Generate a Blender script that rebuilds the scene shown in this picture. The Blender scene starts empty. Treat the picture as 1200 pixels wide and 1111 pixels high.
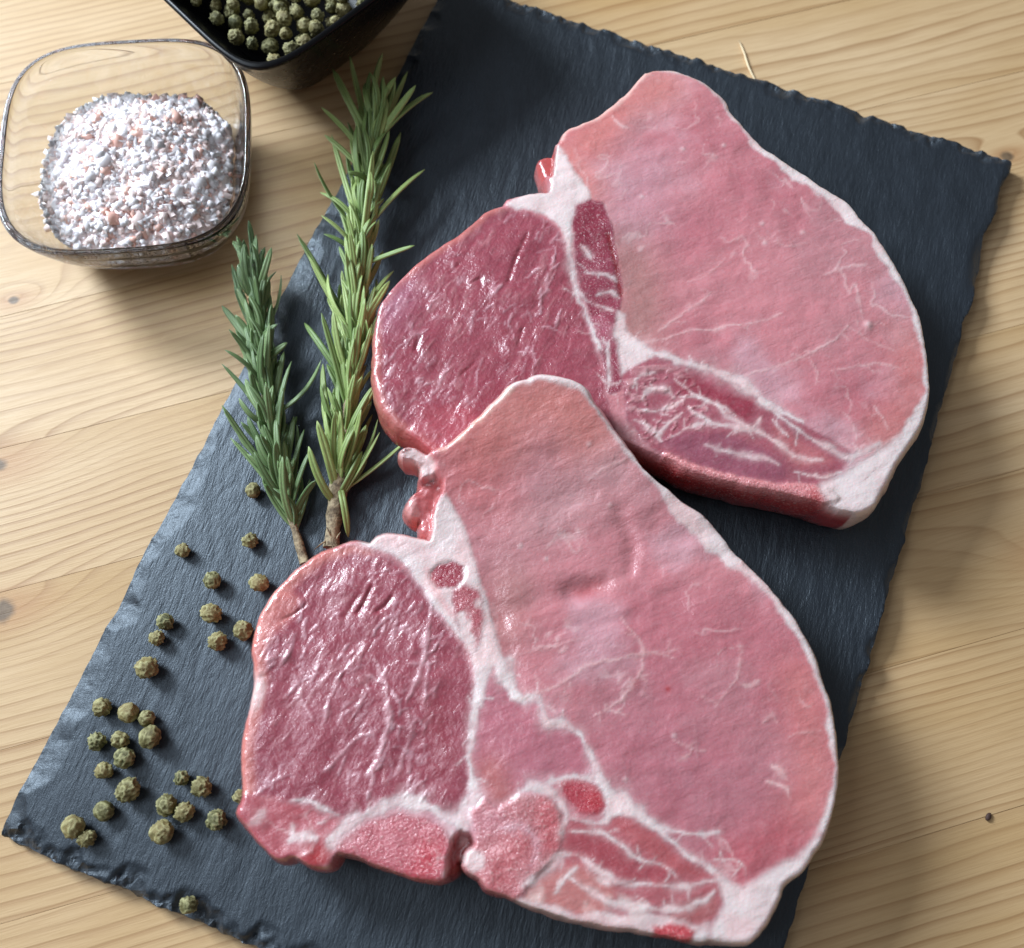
import bpy, bmesh, math, random
import numpy as np
from mathutils import Vector, Matrix

random.seed(7)
rng = np.random.default_rng(7)
scene = bpy.context.scene
COL = scene.collection
R = math.radians

# ------------------------------------------------------------------ camera, world, light, exposure
CAM_H = 0.288
CAM_T = R(18.0)
cam_d = bpy.data.cameras.new('camera')
cam = bpy.data.objects.new('camera', cam_d)
COL.objects.link(cam)
cam.location = (0, 0, CAM_H)
cam.rotation_euler = (CAM_T, 0, 0)
cam_d.sensor_width = 36.0
cam_d.lens = 36.0
cam_d.clip_start = 0.01
cam_d.clip_end = 50
cam_d.dof.use_dof = True
cam_d.dof.focus_distance = 0.285
cam_d.dof.aperture_fstop = 11.0
scene.camera = cam

world = bpy.data.worlds.new('World')
scene.world = world
world.use_nodes = True
wb = world.node_tree.nodes['Background']
wb.inputs[0].default_value = (0.95, 0.97, 1.0, 1)
wb.inputs[1].default_value = 0.17

def area_light(name, loc, target, size, size_y, power, color):
    d = bpy.data.lights.new(name, 'AREA')
    d.shape = 'RECTANGLE'; d.size = size; d.size_y = size_y
    d.energy = power; d.color = color
    o = bpy.data.objects.new(name, d); COL.objects.link(o)
    o.location = loc
    o.rotation_euler = (Vector(target) - Vector(loc)).to_track_quat('-Z', 'Y').to_euler()
    return o
# a window up on the left behind the table, and an added overhead lamp for fill and sheen
area_light('window_light', (-0.98, 0.76, 0.80), (0.0, 0.09, 0.0), 0.40, 0.48, 36.0, (0.80, 0.905, 1.0))
area_light('fill_sheen_light', (-0.68, 0.16, 1.10), (-0.05, 0.05, 0.0), 0.7, 0.55, 4.6, (0.78, 0.89, 1.0))

scene.view_settings.view_transform = 'Standard'
scene.view_settings.look = 'None'
scene.view_settings.exposure = 0.0
scene.view_settings.gamma = 1.0
scene.view_settings.use_curve_mapping = False
scene.cycles.caustics_refractive = True
scene.cycles.caustics_reflective = False
scene.cycles.max_bounces = 14
scene.cycles.diffuse_bounces = 7
scene.cycles.transmission_bounces = 12
scene.cycles.use_denoising = True
scene.cycles.sample_clamp_indirect = 0.0

# ------------------------------------------------------------------ helpers
def ray(x, y):
    dx = (np.asarray(x, float) - 600) / 1200; dy = (np.asarray(y, float) - 555.5) / 1200
    return dx, -dy * math.cos(CAM_T) + math.sin(CAM_T), -dy * math.sin(CAM_T) - math.cos(CAM_T)

def ground(pts, z=0.0):
    """points measured on the photograph -> metres on the level plane at height z"""
    p = np.atleast_2d(np.asarray(pts, float))
    a, b, c = ray(p[:, 0], p[:, 1])
    k = (z - CAM_H) / c
    return np.stack([a * k, b * k], 1)

def srgb(r, g, b):
    f = lambda c: c / 12.92 if c <= 0.04045 else ((c + 0.055) / 1.055) ** 2.4
    return np.array([f(r / 255), f(g / 255), f(b / 255)])

def sstep(a, b, x):
    t = np.clip((x - a) / (b - a), 0, 1)
    return t * t * (3 - 2 * t)

def _hash(ix, iy, iz, seed):
    with np.errstate(over='ignore'):
        h = (ix.astype(np.int64).astype(np.uint32) * np.uint32(374761393) + iy.astype(np.int64).astype(np.uint32) * np.uint32(668265263)
             + iz.astype(np.int64).astype(np.uint32) * np.uint32(2147483647) + np.uint32((seed * 1274126177) & 0xffffffff))
        h = (h ^ (h >> np.uint32(13))) * np.uint32(1274126177)
        h = (h ^ (h >> np.uint32(16))) * np.uint32(2246822519)
        h = h ^ (h >> np.uint32(15))
    return h.astype(np.float64) / 4294967295.0

def vnoise(x, y, z=None, seed=0):
    x = np.asarray(x, float); y = np.asarray(y, float)
    z = np.zeros_like(x) if z is None else np.asarray(z, float)
    ix, iy, iz = np.floor(x), np.floor(y), np.floor(z)
    fx, fy, fz = x - ix, y - iy, z - iz
    fx, fy, fz = [f * f * f * (f * (f * 6 - 15) + 10) for f in (fx, fy, fz)]
    out = 0
    zs = (0, 1) if np.any(fz) else (0,)
    for dz in zs:
        wz = fz if dz else 1 - fz
        for dy in (0, 1):
            wy = fy if dy else 1 - fy
            for dx in (0, 1):
                wx = fx if dx else 1 - fx
                out = out + wx * wy * wz * _hash(ix + dx, iy + dy, iz + dz, seed)
    return out * 2 - 1

def fbm(x, y, z=None, seed=0, octv=4, gain=0.5):
    a, s, f = 1.0, 0.0, 1.0
    n = 0
    for i in range(octv):
        s = s + a * vnoise(np.asarray(x) * f, np.asarray(y) * f, None if z is None else np.asarray(z) * f, seed + i * 17)
        n += a; a *= gain; f *= 2.03
    return s / n

def catmull(pts, step, closed=True):
    p = np.asarray(pts, float); n = len(p); out = []
    rngi = range(n) if closed else range(n - 1)
    for i in rngi:
        if closed:
            a, b, c, d = p[(i - 1) % n], p[i], p[(i + 1) % n], p[(i + 2) % n]
        else:
            a, b, c, d = p[max(i - 1, 0)], p[i], p[i + 1], p[min(i + 2, n - 1)]
        k = max(1, int(np.linalg.norm(c - b) / step))
        for t in np.arange(k) / k:
            out.append(0.5 * ((2 * b) + (c - a) * t + (2 * a - 5 * b + 4 * c - d) * t * t + (-a + 3 * b - 3 * c + d) * t ** 3))
    if not closed: out.append(p[-1])
    return np.array(out)

def seg_dist(P, poly, closed=False):
    """distance of points P to a polyline, and the arc parameter 0..1 of the nearest point"""
    A = poly if closed else poly[:-1]
    B = np.roll(poly, -1, 0) if closed else poly[1:]
    best = np.full(len(P), 1e9); arg = np.zeros(len(P))
    n = len(A)
    for i in range(n):
        ab = B[i] - A[i]; L = ab @ ab + 1e-18
        t = np.clip(((P - A[i]) @ ab) / L, 0, 1)
        d = np.hypot(P[:, 0] - A[i][0] - t * ab[0], P[:, 1] - A[i][1] - t * ab[1])
        m = d < best
        best[m] = d[m]; arg[m] = (i + t[m]) / n
    return best, arg

def inside(P, poly):
    c = np.zeros(len(P), bool)
    x, y = P[:, 0], P[:, 1]
    n = len(poly)
    for i in range(n):
        x1, y1 = poly[i]; x2, y2 = poly[(i + 1) % n]
        if y1 == y2: continue
        m = ((y1 > y) != (y2 > y))
        c ^= m & (x < (x2 - x1) * (y - y1) / (y2 - y1) + x1)
    return c

def sdist(P, poly):
    """signed distance, positive inside"""
    d, a = seg_dist(P, poly, True)
    return np.where(inside(P, poly), d, -d), a

def clipped_grid(poly, h):
    """grid of quads clipped to the outline: verts(2D), faces, ordered-free boundary edges, signed distance and arc at verts"""
    lo = poly.min(0) - 3 * h; hi = poly.max(0) + 3 * h
    nx = int((hi[0] - lo[0]) / h) + 1; ny = int((hi[1] - lo[1]) / h) + 1
    gx, gy = np.meshgrid(lo[0] + np.arange(nx) * h, lo[1] + np.arange(ny) * h, indexing='ij')
    P = np.stack([gx.ravel(), gy.ravel()], 1)
    sd, arc = sdist(P, poly)
    S = sd.reshape(nx, ny); ins = S > 0
    idx = -np.ones((nx, ny), int)
    idx[ins] = np.arange(ins.sum())
    V = [P.reshape(nx, ny, 2)[ins]]
    nv = int(ins.sum())
    full = ins[:-1, :-1] & ins[1:, :-1] & ins[1:, 1:] & ins[:-1, 1:]
    I, J = np.nonzero(full)
    faces = np.stack([idx[I, J], idx[I + 1, J], idx[I + 1, J + 1], idx[I, J + 1]], 1).tolist()
    anyi = ins[:-1, :-1] | ins[1:, :-1] | ins[1:, 1:] | ins[:-1, 1:]
    I, J = np.nonzero(anyi & ~full)
    cross = {}; extra = []; bedges = []
    G = P.reshape(nx, ny, 2)
    for i, j in zip(I.tolist(), J.tolist()):
        cs = [(i, j), (i + 1, j), (i + 1, j + 1), (i, j + 1)]
        poly_f = []; kinds = []
        for k in range(4):
            a, b = cs[k], cs[(k + 1) % 4]
            if ins[a]: poly_f.append(int(idx[a])); kinds.append(0)
            if ins[a] != ins[b]:
                key = (a, b) if a < b else (b, a)
                if key not in cross:
                    t = S[key[0]] / (S[key[0]] - S[key[1]]); t = min(max(t, .08), .92)
                    cross[key] = nv + len(extra)
                    extra.append(G[key[0]] * (1 - t) + G[key[1]] * t)
                poly_f.append(cross[key]); kinds.append(1 if ins[a] else 2)   # 1 leaving, 2 entering
        if len(poly_f) >= 3: faces.append(poly_f)
        m = len(poly_f)
        for k in range(m):
            if kinds[k] == 1 and kinds[(k + 1) % m] == 2: bedges.append((poly_f[k], poly_f[(k + 1) % m]))
    V.append(np.array(extra)); V = np.concatenate(V)
    g0, g1 = np.gradient(S, h)
    ei = np.clip(((V - lo) / h).astype(int), 0, [nx - 2, ny - 2])
    grad = np.stack([g0[ei[:, 0], ei[:, 1]], g1[ei[:, 0], ei[:, 1]]], 1)
    grad /= np.linalg.norm(grad, axis=1, keepdims=True) + 1e-9
    sdv = np.concatenate([sd.reshape(nx, ny)[ins], np.zeros(len(extra))])
    arcv = np.concatenate([arc.reshape(nx, ny)[ins], seg_dist(V[nv:], poly, True)[1]])
    return V, faces, bedges, sdv, arcv, grad

def np_mesh(name, verts, faces, attrs=None, colors=None, normals=None):
    me = bpy.data.meshes.new(name)
    me.from_pydata(np.asarray(verts).tolist(), [], faces)
    me.polygons.foreach_set('use_smooth', np.ones(len(me.polygons), bool))
    for k, v in (attrs or {}).items():
        a = me.attributes.new(k, 'FLOAT', 'POINT'); a.data.foreach_set('value', np.asarray(v, np.float32))
    for k, v in (colors or {}).items():
        a = me.attributes.new(k, 'FLOAT_COLOR', 'POINT')
        c = np.ones((len(v), 4), np.float32); c[:, :3] = v
        a.data.foreach_set('color', c.ravel())
    me.update()
    if normals is not None: me.normals_split_custom_set_from_vertices(np.asarray(normals).tolist())
    return me

def link(name, me, mat=None, parent=None, loc=None):
    o = bpy.data.objects.new(name, me); COL.objects.link(o)
    if mat and me is not None and not me.materials: me.materials.append(mat)
    if parent: o.parent = parent
    if loc is not None: o.location = loc
    return o

def tag(o, label=None, cat=None, group=None, kind=None):
    if label: o['label'] = label
    if cat: o['category'] = cat
    if group: o['group'] = group
    if kind: o['kind'] = kind
    return o

def vert_normals(V, faces):
    N = np.zeros_like(V)
    by = {}
    for f in faces: by.setdefault(len(f), []).append(f)
    for n, fs in by.items():
        F = np.array(fs)
        for k in range(1, n - 1):
            c = np.cross(V[F[:, k]] - V[F[:, 0]], V[F[:, k + 1]] - V[F[:, 0]])
            for q in (0, k, k + 1): np.add.at(N, F[:, q], c)
    return N / (np.linalg.norm(N, axis=1, keepdims=True) + 1e-20)

def tube(path, radii, seg=8, cap=True):
    """tapered tube along a 3D path -> verts, faces"""
    path = np.asarray(path, float); n = len(path)
    T = np.gradient(path, axis=0); T /= np.linalg.norm(T, axis=1, keepdims=True)
    up = np.array([0.13, 0.2, 1.0]); vs = []; fs = []
    for i in range(n):
        a = np.cross(T[i], up); a /= np.linalg.norm(a); b = np.cross(a, T[i])
        for k in range(seg):
            th = 2 * math.pi * k / seg
            vs.append(path[i] + radii[i] * (math.cos(th) * a + math.sin(th) * b))
    for i in range(n - 1):
        for k in range(seg):
            k2 = (k + 1) % seg
            fs.append([i * seg + k, i * seg + k2, (i + 1) * seg + k2, (i + 1) * seg + k])
    if cap:
        fs.append(list(range(seg))); fs.append([(n - 1) * seg + k for k in reversed(range(seg))])
    return vs, fs

# ------------------------------------------------------------------ material helpers
class NT:
    def __init__(self, name):
        self.m = bpy.data.materials.new(name); self.m.use_nodes = True
        self.t = self.m.node_tree; self.b = self.t.nodes['Principled BSDF']
    def n(self, typ, **kw):
        nd = self.t.nodes.new(typ)
        for k, v in kw.items():
            if k.startswith('i_'):
                nd.inputs[k[2:].replace('__', ' ')].default_value = v
            else: setattr(nd, k, v)
        return nd
    def l(self, a, b): self.t.links.new(a, b)
    def math(self, op, a, b=None, c=None, clamp=False):
        nd = self.n('ShaderNodeMath', operation=op, use_clamp=clamp)
        for i, v in enumerate((a, b, c)):
            if v is None: continue
            if isinstance(v, (int, float)): nd.inputs[i].default_value = v
            else: self.l(v, nd.inputs[i])
        return nd.outputs[0]
    def noise(self, vec, scale, detail=3, rough=0.5, dim='3D', dist=0.0):
        nd = self.n('ShaderNodeTexNoise', noise_dimensions=dim)
        nd.inputs['Scale'].default_value = scale; nd.inputs['Detail'].default_value = detail
        nd.inputs['Roughness'].default_value = rough; nd.inputs['Distortion'].default_value = dist
        if vec is not None: self.l(vec, nd.inputs['Vector'])
        return nd.outputs['Fac']
    def ramp(self, fac, stops, interp='LINEAR'):
        nd = self.n('ShaderNodeValToRGB'); cr = nd.color_ramp; cr.interpolation = interp
        while len(cr.elements) < len(stops): cr.elements.new(0.5)
        for e, (p, c) in zip(cr.elements, stops):
            e.position = p
            c = [c] * 3 if isinstance(c, (int, float)) else list(c)
            e.color = (*c, 1)
        self.l(fac, nd.inputs[0])
        return nd.outputs[0]
    def mix(self, fac, a, b, blend='MIX'):
        nd = self.n('ShaderNodeMix', data_type='RGBA', blend_type=blend)
        for s, v in ((nd.inputs[0], fac), (nd.inputs[6], a), (nd.inputs[7], b)):
            if isinstance(v, (int, float)): s.default_value = v
            elif isinstance(v, (tuple, list, np.ndarray)): s.default_value = (*list(v)[:3], 1)
            else: self.l(v, s)
        return nd.outputs[2]
    def mapping(self, vec, scale=(1, 1, 1), rot=(0, 0, 0), loc=(0, 0, 0)):
        nd = self.n('ShaderNodeMapping'); nd.inputs['Scale'].default_value = scale
        nd.inputs['Rotation'].default_value = rot; nd.inputs['Location'].default_value = loc
        self.l(vec, nd.inputs['Vector']); return nd.outputs[0]
    def attr(self, name, out='Fac'):
        return self.n('ShaderNodeAttribute', attribute_name=name).outputs[out]
    def bump(self, h, strength=0.5, dist=0.001, normal=None):
        nd = self.n('ShaderNodeBump'); nd.inputs['Distance'].default_value = dist
        if isinstance(strength, (int, float)): nd.inputs['Strength'].default_value = strength
        else: self.l(strength, nd.inputs['Strength'])
        self.l(h, nd.inputs['Height'])
        if normal is not None: self.l(normal, nd.inputs['Normal'])
        return nd.outputs[0]
    def pos(self): return self.n('ShaderNodeNewGeometry').outputs['Position']
    def obj(self): return self.n('ShaderNodeTexCoord').outputs['Object']
    def rand(self): return self.n('ShaderNodeObjectInfo').outputs['Random']
    def set(self, **kw):
        for k, v in kw.items():
            s = self.b.inputs[k.replace('__', ' ')]
            if isinstance(v, bpy.types.NodeSocket): self.l(v, s)
            elif isinstance(v, (tuple, list, np.ndarray)) and len(v) == 3 and s.type == 'RGBA': s.default_value = (*v, 1)
            else: s.default_value = v
        return self.m

# ------------------------------------------------------------------ table of edge-glued pine staves
GRAIN = R(15.5)
gu = np.array([math.cos(GRAIN), math.sin(GRAIN)]); gv = np.array([-math.sin(GRAIN), math.cos(GRAIN)])
KNOTS = [((16, 352), .0060, 0.0016), ((-6, 546), .013, 0.003), ((2, 716), .011, 0.0042), ((1181, 183), .006, 0.0022), ((1245, 640), .012, .003)]

def wood_material():
    m = NT('pine_wood')
    # plank coordinates: u along the stave, v across it
    pl = m.mapping(m.pos(), rot=(0, 0, -GRAIN))
    sx = m.n('ShaderNodeSeparateXYZ'); m.l(pl, sx.inputs[0])
    u, v = sx.outputs[0], sx.outputs[1]
    rnd = m.rand()
    off = m.math('MULTIPLY', rnd, 37.0)
    cb = m.n('ShaderNodeCombineXYZ'); m.l(u, cb.inputs[0]); m.l(v, cb.inputs[1]); m.l(off, cb.inputs[2])
    P = cb.outputs[0]
    # growth ring field
    warp = m.noise(m.mapping(P, scale=(2.2, 13, 1)), 1.0, 2, 0.5)
    warp2 = m.noise(m.mapping(P, scale=(14, 70, 1)), 1.0, 2, 0.5)
    freq = m.math('MULTIPLY_ADD', m.math('FRACT', m.math('MULTIPLY', rnd, 7.13)), 260.0, 170.0)
    ring = m.math('MULTIPLY', v, freq)
    ring = m.math('MULTIPLY_ADD', warp, 6.0, ring)
    ring = m.math('MULTIPLY_ADD', warp2, 1.5, ring)
    knotmask = None; knothalo = None
    for (px, s, core) in KNOTS:
        k = ground([px], 0.0)[0]; ku, kv = float(k @ gu), float(k @ gv)
        du = m.math('SUBTRACT', u, ku); dv = m.math('SUBTRACT', v, kv)
        r2 = m.math('ADD', m.math('POWER', m.math('MULTIPLY', du, 0.42), 2), m.math('POWER', dv, 2))
        rr = m.math('SQRT', r2)
        g = m.math('DIVIDE', s * s, m.math('ADD', r2, s * s))
        ring = m.math('MULTIPLY_ADD', g, 4.5, ring)
        jag = m.math('MULTIPLY_ADD', m.noise(P, 260, 2), core * .8, -core * .4)
        d0 = m.math('SQRT', m.math('ADD', m.math('POWER', m.math('MULTIPLY', du, 0.8), 2), m.math('POWER', dv, 2)))
        d0 = m.math('ADD', d0, jag)
        cm = m.math('SUBTRACT', 1.0, m.math('DIVIDE', d0, core, None, True), None, True)
        cm = m.math('SMOOTH_MIN', m.math('MULTIPLY', cm, 2.2), 1.0, .2)
        knotmask = cm if knotmask is None else m.math('MAXIMUM', knotmask, cm)
        hm = m.math('SUBTRACT', 1.0, m.math('DIVIDE', rr, s * .8, None, True), None, True)
        knothalo = hm if knothalo is None else m.math('MAXIMUM', knothalo, hm)
    fr = m.math('FRACT', ring)
    line = m.ramp(fr, [(0.0, 0.0), (0.50, 0.05), (0.80, 0.6), (0.92, 1.0), (1.0, 0.0)])
    amp = m.ramp(m.noise(m.mapping(P, scale=(3, 40, 1)), 1.0, 3, .6), [(0.3, 0.15), (0.7, 1.0)])
    line = m.math('MULTIPLY', line, amp)
    fib = m.noise(m.mapping(P, scale=(90, 2600, 1)), 1.0, 3, .6)
    blot = m.noise(m.mapping(P, scale=(9, 30, 1)), 1.0, 3, .55)
    early = m.mix(m.ramp(rnd, [(0, 0), (1, 1)]), srgb(213, 182, 142), srgb(200, 166, 123))
    early = m.mix(m.ramp(blot, [(.35, 0), (.75, 1)]), early, srgb(190, 154, 106))
    c = m.mix(m.math('MULTIPLY', line, 0.80), early, srgb(140, 94, 52))
    c = m.mix(m.math('MULTIPLY', m.ramp(fib, [(.42, 0), (.75, 1)]), .30), c, srgb(158, 116, 72))
    c = m.mix(m.math('MULTIPLY', knothalo, .55), c, srgb(172, 116, 74))
    c = m.mix(m.math('MULTIPLY', knotmask, .95), c, m.mix(m.noise(P, 420, 2), srgb(70, 50, 36), srgb(140, 118, 92)))
    h = m.math('ADD', m.math('MULTIPLY', fib, .6), m.math('MULTIPLY', line, -.5))
    rough = m.math('MULTIPLY_ADD', fib, .22, .38)
    return m.set(Base__Color=c, Roughness=rough, Specular__IOR__Level=.45, Normal=m.bump(h, .35, .00025))

wood = wood_material()
table = bpy.data.objects.new('table_top', None); COL.objects.link(table)
tag(table, kind='structure')
SW = 0.0437
def plank_mesh():
    bm = bmesh.new(); bmesh.ops.create_cube(bm, size=1.0)
    bmesh.ops.scale(bm, vec=(1.5, SW - .00003, .022), verts=bm.verts)
    bmesh.ops.bevel(bm, geom=[e for e in bm.edges], offset=.00010, segments=2, affect='EDGES')
    me = bpy.data.meshes.new('plank'); bm.to_mesh(me); bm.free(); return me
pm = plank_mesh(); pm.materials.append(wood)
for k in range(-8, 14):
    vv = 0.0075 + (k + .5) * SW
    c = gu * 0.05 + gv * vv
    o = link('plank', pm, None, table, (c[0], c[1], -0.011 + rng.uniform(-.00006, .00006)))
    o.rotation_euler = (0, 0, GRAIN)

# ------------------------------------------------------------------ slate board
ZS = 0.006
def slate_board():
    cor = ground([(525, -27), (1188, 188), (850, 1354), (-5, 978)], ZS)   # far left, far right, near right, near left
    pts = []
    edges = []
    for i in range(4):
        a, b = cor[i], cor[(i + 1) % 4]
        L = np.linalg.norm(b - a); d = (b - a) / L; nrm = np.array([-d[1], d[0]])   # inward for clockwise? checked below
        cen = cor.mean(0)
        if (cen - a) @ nrm < 0: nrm = -nrm
        s = np.arange(0, L - .0006, .0012)
        rough = [.00032, .00055, .0007, .0003][i]
        off = fbm(s * 60, s * 0 + i * 7.3, seed=3, octv=2) * .0004 + fbm(s * 330, s * 0 + i * 3.1, seed=5, octv=3) * rough
        off *= np.clip(np.minimum(s, L - s) / .004, 0, 1)
        if i == 1:   # right edge: broken notches near the far corner
            off += .0022 * np.exp(-((s - .030) / .007) ** 2) + .0016 * np.exp(-((s - .012) / .004) ** 2) + .0012 * np.exp(-((s - .062) / .004) ** 2)
        pts.append(a + d * s[:, None] + nrm * off[:, None])
    poly = np.concatenate(pts)
    V, F, B, sd, arc, grad = clipped_grid(poly, .00075)
    n = len(V)
    # position along/across
    d0 = (cor[0] - cor[3]) / np.linalg.norm(cor[0] - cor[3]); e0 = np.array([d0[1], -d0[0]])
    s = (V - cor[3]) @ d0; t = (V - cor[3]) @ e0
    L, W = .30, .20
    dl, dr, db, dt = t, W - t, s, L - s
    z = np.zeros(n)
    def bevel(dist, along, wmin, wmax, fr, slope, seed, rough):
        nz = vnoise(along * fr, along * 0 + seed * 1.7, seed=seed) + .45 * vnoise(along * fr * 2.7, dist * 60, seed=seed + 3)
        w = wmin + (wmax - wmin) * np.clip(np.abs(nz) * 1.5, 0, 1)
        k = np.clip((w - dist) / w, 0, 1)
        # flaked facets: each step of the broken edge is nearly flat
        zz = -slope * w * k
        ch = vnoise(along * 330, dist * 260, seed=seed + 9) + .7 * vnoise(along * 700, dist * 600, seed=seed + 12)
        zz += rough * np.clip(k * 2, 0, 1) * (np.floor(ch * 3) / 3 * .8 + .3 * ch)
        return np.where(dist < w, np.minimum(zz - .00022, 0), 0)
    z = np.minimum(z, bevel(dl, s, .0018, .0066, 58, .22, 11, .00010))
    z = np.minimum(z, bevel(dr, s, .0008, .0035, 70, .55, 21, .0004))
    z = np.minimum(z, bevel(db, t, .0020, .0070, 105, .32, 31, .0009))
    z = np.minimum(z, bevel(dt, t, .0010, .0050, 110, .22, 41, .0006))
    # broken facet on the right edge close to the far corner
    z += -.0035 * np.exp(-((s - .262) / .010) ** 2) * sstep(.0075, .0, dr) - .003 * np.exp(-((s - .287) / .007) ** 2) * sstep(.005, 0, dr)
    # cleft ripples
    ru = s * 0.985 - t * 0.17; rv = s * 0.17 + t * 0.985
    rip = fbm(ru * 105, rv * 400 + fbm(s * 60, t * 60, seed=2) * 1.6, seed=51, octv=3)
    z += .00014 * rip + .00018 * fbm(s * 35, t * 50, seed=57, octv=3)
    z = np.maximum(z, -.0052)
    top = np.column_stack([V, ZS + z])
    verts = [top]; faces = list(F)
    bv = sorted({i for e in B for i in e}); bi = {v: k for k, v in enumerate(bv)}
    bva = np.array(bv); out = -grad[bva]
    prev = bva; base = n
    for f in (.3, .65, 1.0):
        p = top[bva].copy()
        jig = fbm(p[:, 0] * 600, p[:, 1] * 600, np.full(len(bva), f * 9.1), seed=71, octv=2)
        p[:, :2] += out * (.0003 + .0008 * jig * (1 - f))[:, None]
        p[:, 2] = p[:, 2] * (1 - f) + .0003 * f
        cur = base + np.arange(len(bva)); base += len(bva)
        verts.append(p)
        for a, b in B: faces.append([int(prev[bi[a]]), int(cur[bi[a]]), int(cur[bi[b]]), int(prev[bi[b]])])
        prev = cur
    VV = np.concatenate(verts)
    m = NT('slate_stone')
    p = m.mapping(m.pos(), rot=(0, 0, R(-75)))
    st = m.noise(m.mapping(p, scale=(260, 1150, 900)), 1.0, 4, .62, dist=.25)
    fine = m.noise(p, 2600, 3, .6)
    lay = m.noise(m.mapping(p, scale=(70, 160, 70)), 1.0, 4, .6)
    c = m.mix(m.ramp(lay, [(.3, 0), (.7, 1)]), (.0075, .0105, .0155), (.015, .0195, .027))
    c = m.mix(m.math('MULTIPLY', m.ramp(fine, [(.6, 0), (.85, 1)]), .4), c, (.085, .10, .12))
    c = m.mix(m.math('MULTIPLY', m.attr('edge'), .55), c, (.055, .064, .076))
    h = m.math('ADD', m.math('MULTIPLY', st, 1.0), m.math('MULTIPLY', fine, .35))
    rough = m.math('MULTIPLY_ADD', st, .22, .34)
    mat = m.set(Base__Color=c, Roughness=rough, Specular__Tint=(.78, .89, 1.0), Specular__IOR__Level=.85, Normal=m.bump(h, .62, .00042))
    edge = np.zeros(len(VV)); edge[:n] = sstep(.0002, .0012, -z); edge[n:] = .5
    me = np_mesh('slate_board', VV, faces, {'edge': edge})
    me.polygons.foreach_set('use_smooth', np.array([edge[f[0]] < .3 for f in faces]))
    o = link('slate_board', me, mat)
    tag(o, 'dark blue-grey slate serving board with chipped edges on the pine table', 'board')
    return o
slate_board()

# ------------------------------------------------------------------ pork chops
def meat_material():
    m = NT('raw_pork')
    p = m.pos()
    col = m.attr('Col', 'Color'); ten = m.attr('ten'); fat = m.attr('fat'); por = m.attr('porous')
    n1 = m.noise(p, 640, 4, .6); n2 = m.noise(p, 1500, 3, .6); n3 = m.noise(p, 140, 3, .6, dist=.5)
    c = m.mix(m.math('MULTIPLY', m.ramp(n3, [(.35, 0), (.7, 1)]), .22), col, m.mix(1.0, col, (1.0, .80, .82), 'MULTIPLY'))
    c = m.mix(m.math('MULTIPLY', m.ramp(n1, [(.48, 0), (.70, 1)]), .07), c, srgb(236, 200, 200))
    speck = m.math('MULTIPLY', m.ramp(n2, [(.55, 0), (.68, 1)]), m.math('MULTIPLY_ADD', por, .34, .05))
    c = m.mix(speck, c, srgb(240, 210, 205))
    dk = m.math('MULTIPLY', m.ramp(n2, [(.33, 1), (.46, 0)]), m.math('MULTIPLY_ADD', por, .28, .05))
    c = m.mix(dk, c, srgb(140, 30, 45))
    gr = m.noise(m.mapping(m.mapping(p, rot=(0, 0, R(-24))), scale=(120, 460, 200)), 1.0, 4, .6, dist=.6)
    c = m.mix(m.math('MULTIPLY', m.ramp(gr, [(.45, 0), (.68, 1)]), m.math('MULTIPLY_ADD', fat, -.22, .24)), c, m.mix(1.0, c, (.80, .60, .63), 'MULTIPLY'))
    # muscle fibre relief on the tenderloin
    fp = m.mapping(p, rot=(0, 0, R(-63)), scale=(1, 1, 1))
    fb = m.noise(m.mapping(fp, scale=(230, 900, 400)), 1.0, 3, .6, dist=.8)
    h = m.math('ADD', m.math('MULTIPLY_ADD', n3, .9, m.math('MULTIPLY', n1, .4)), m.math('MULTIPLY', n2, m.math('MULTIPLY_ADD', por, .9, m.math('MULTIPLY_ADD', ten, .10, .28))))
    h = m.math('ADD', h, m.math('MULTIPLY', m.math('MULTIPLY', fb, ten), m.math('MULTIPLY_ADD', n3, 1.6, -.45)))
    h = m.math('ADD', h, m.math('MULTIPLY', gr, m.math('MULTIPLY_ADD', ten, -.62, .62)))
    wetn = m.noise(p, 60, 3, .6)
    rough = m.math('ADD', m.math('MULTIPLY_ADD', wetn, .34, .10), m.math('MULTIPLY', fat, .12))
    bmp = m.bump(h, .6, .00055)
    m.l(bmp, m.b.inputs['Coat Normal'])
    return m.set(Base__Color=c, Roughness=rough, Specular__IOR__Level=.5, Normal=bmp, Coat__Weight=.9, Coat__Roughness=.17,
                 Subsurface__Weight=.30, Subsurface__Radius=(1.0, .38, .30), Subsurface__Scale=.0020)
meat = meat_material()

C_LOIN = srgb(203, 132, 138); C_SALM = srgb(214, 132, 124); C_TEN = srgb(158, 74, 88); C_FAT = srgb(233, 215, 212)
C_BONE = srgb(186, 78, 90); C_DARK = srgb(128, 40, 56); C_MUS = srgb(172, 90, 100); C_BLOOD = srgb(170, 30, 34); C_PALE = srgb(216, 172, 172)

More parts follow.
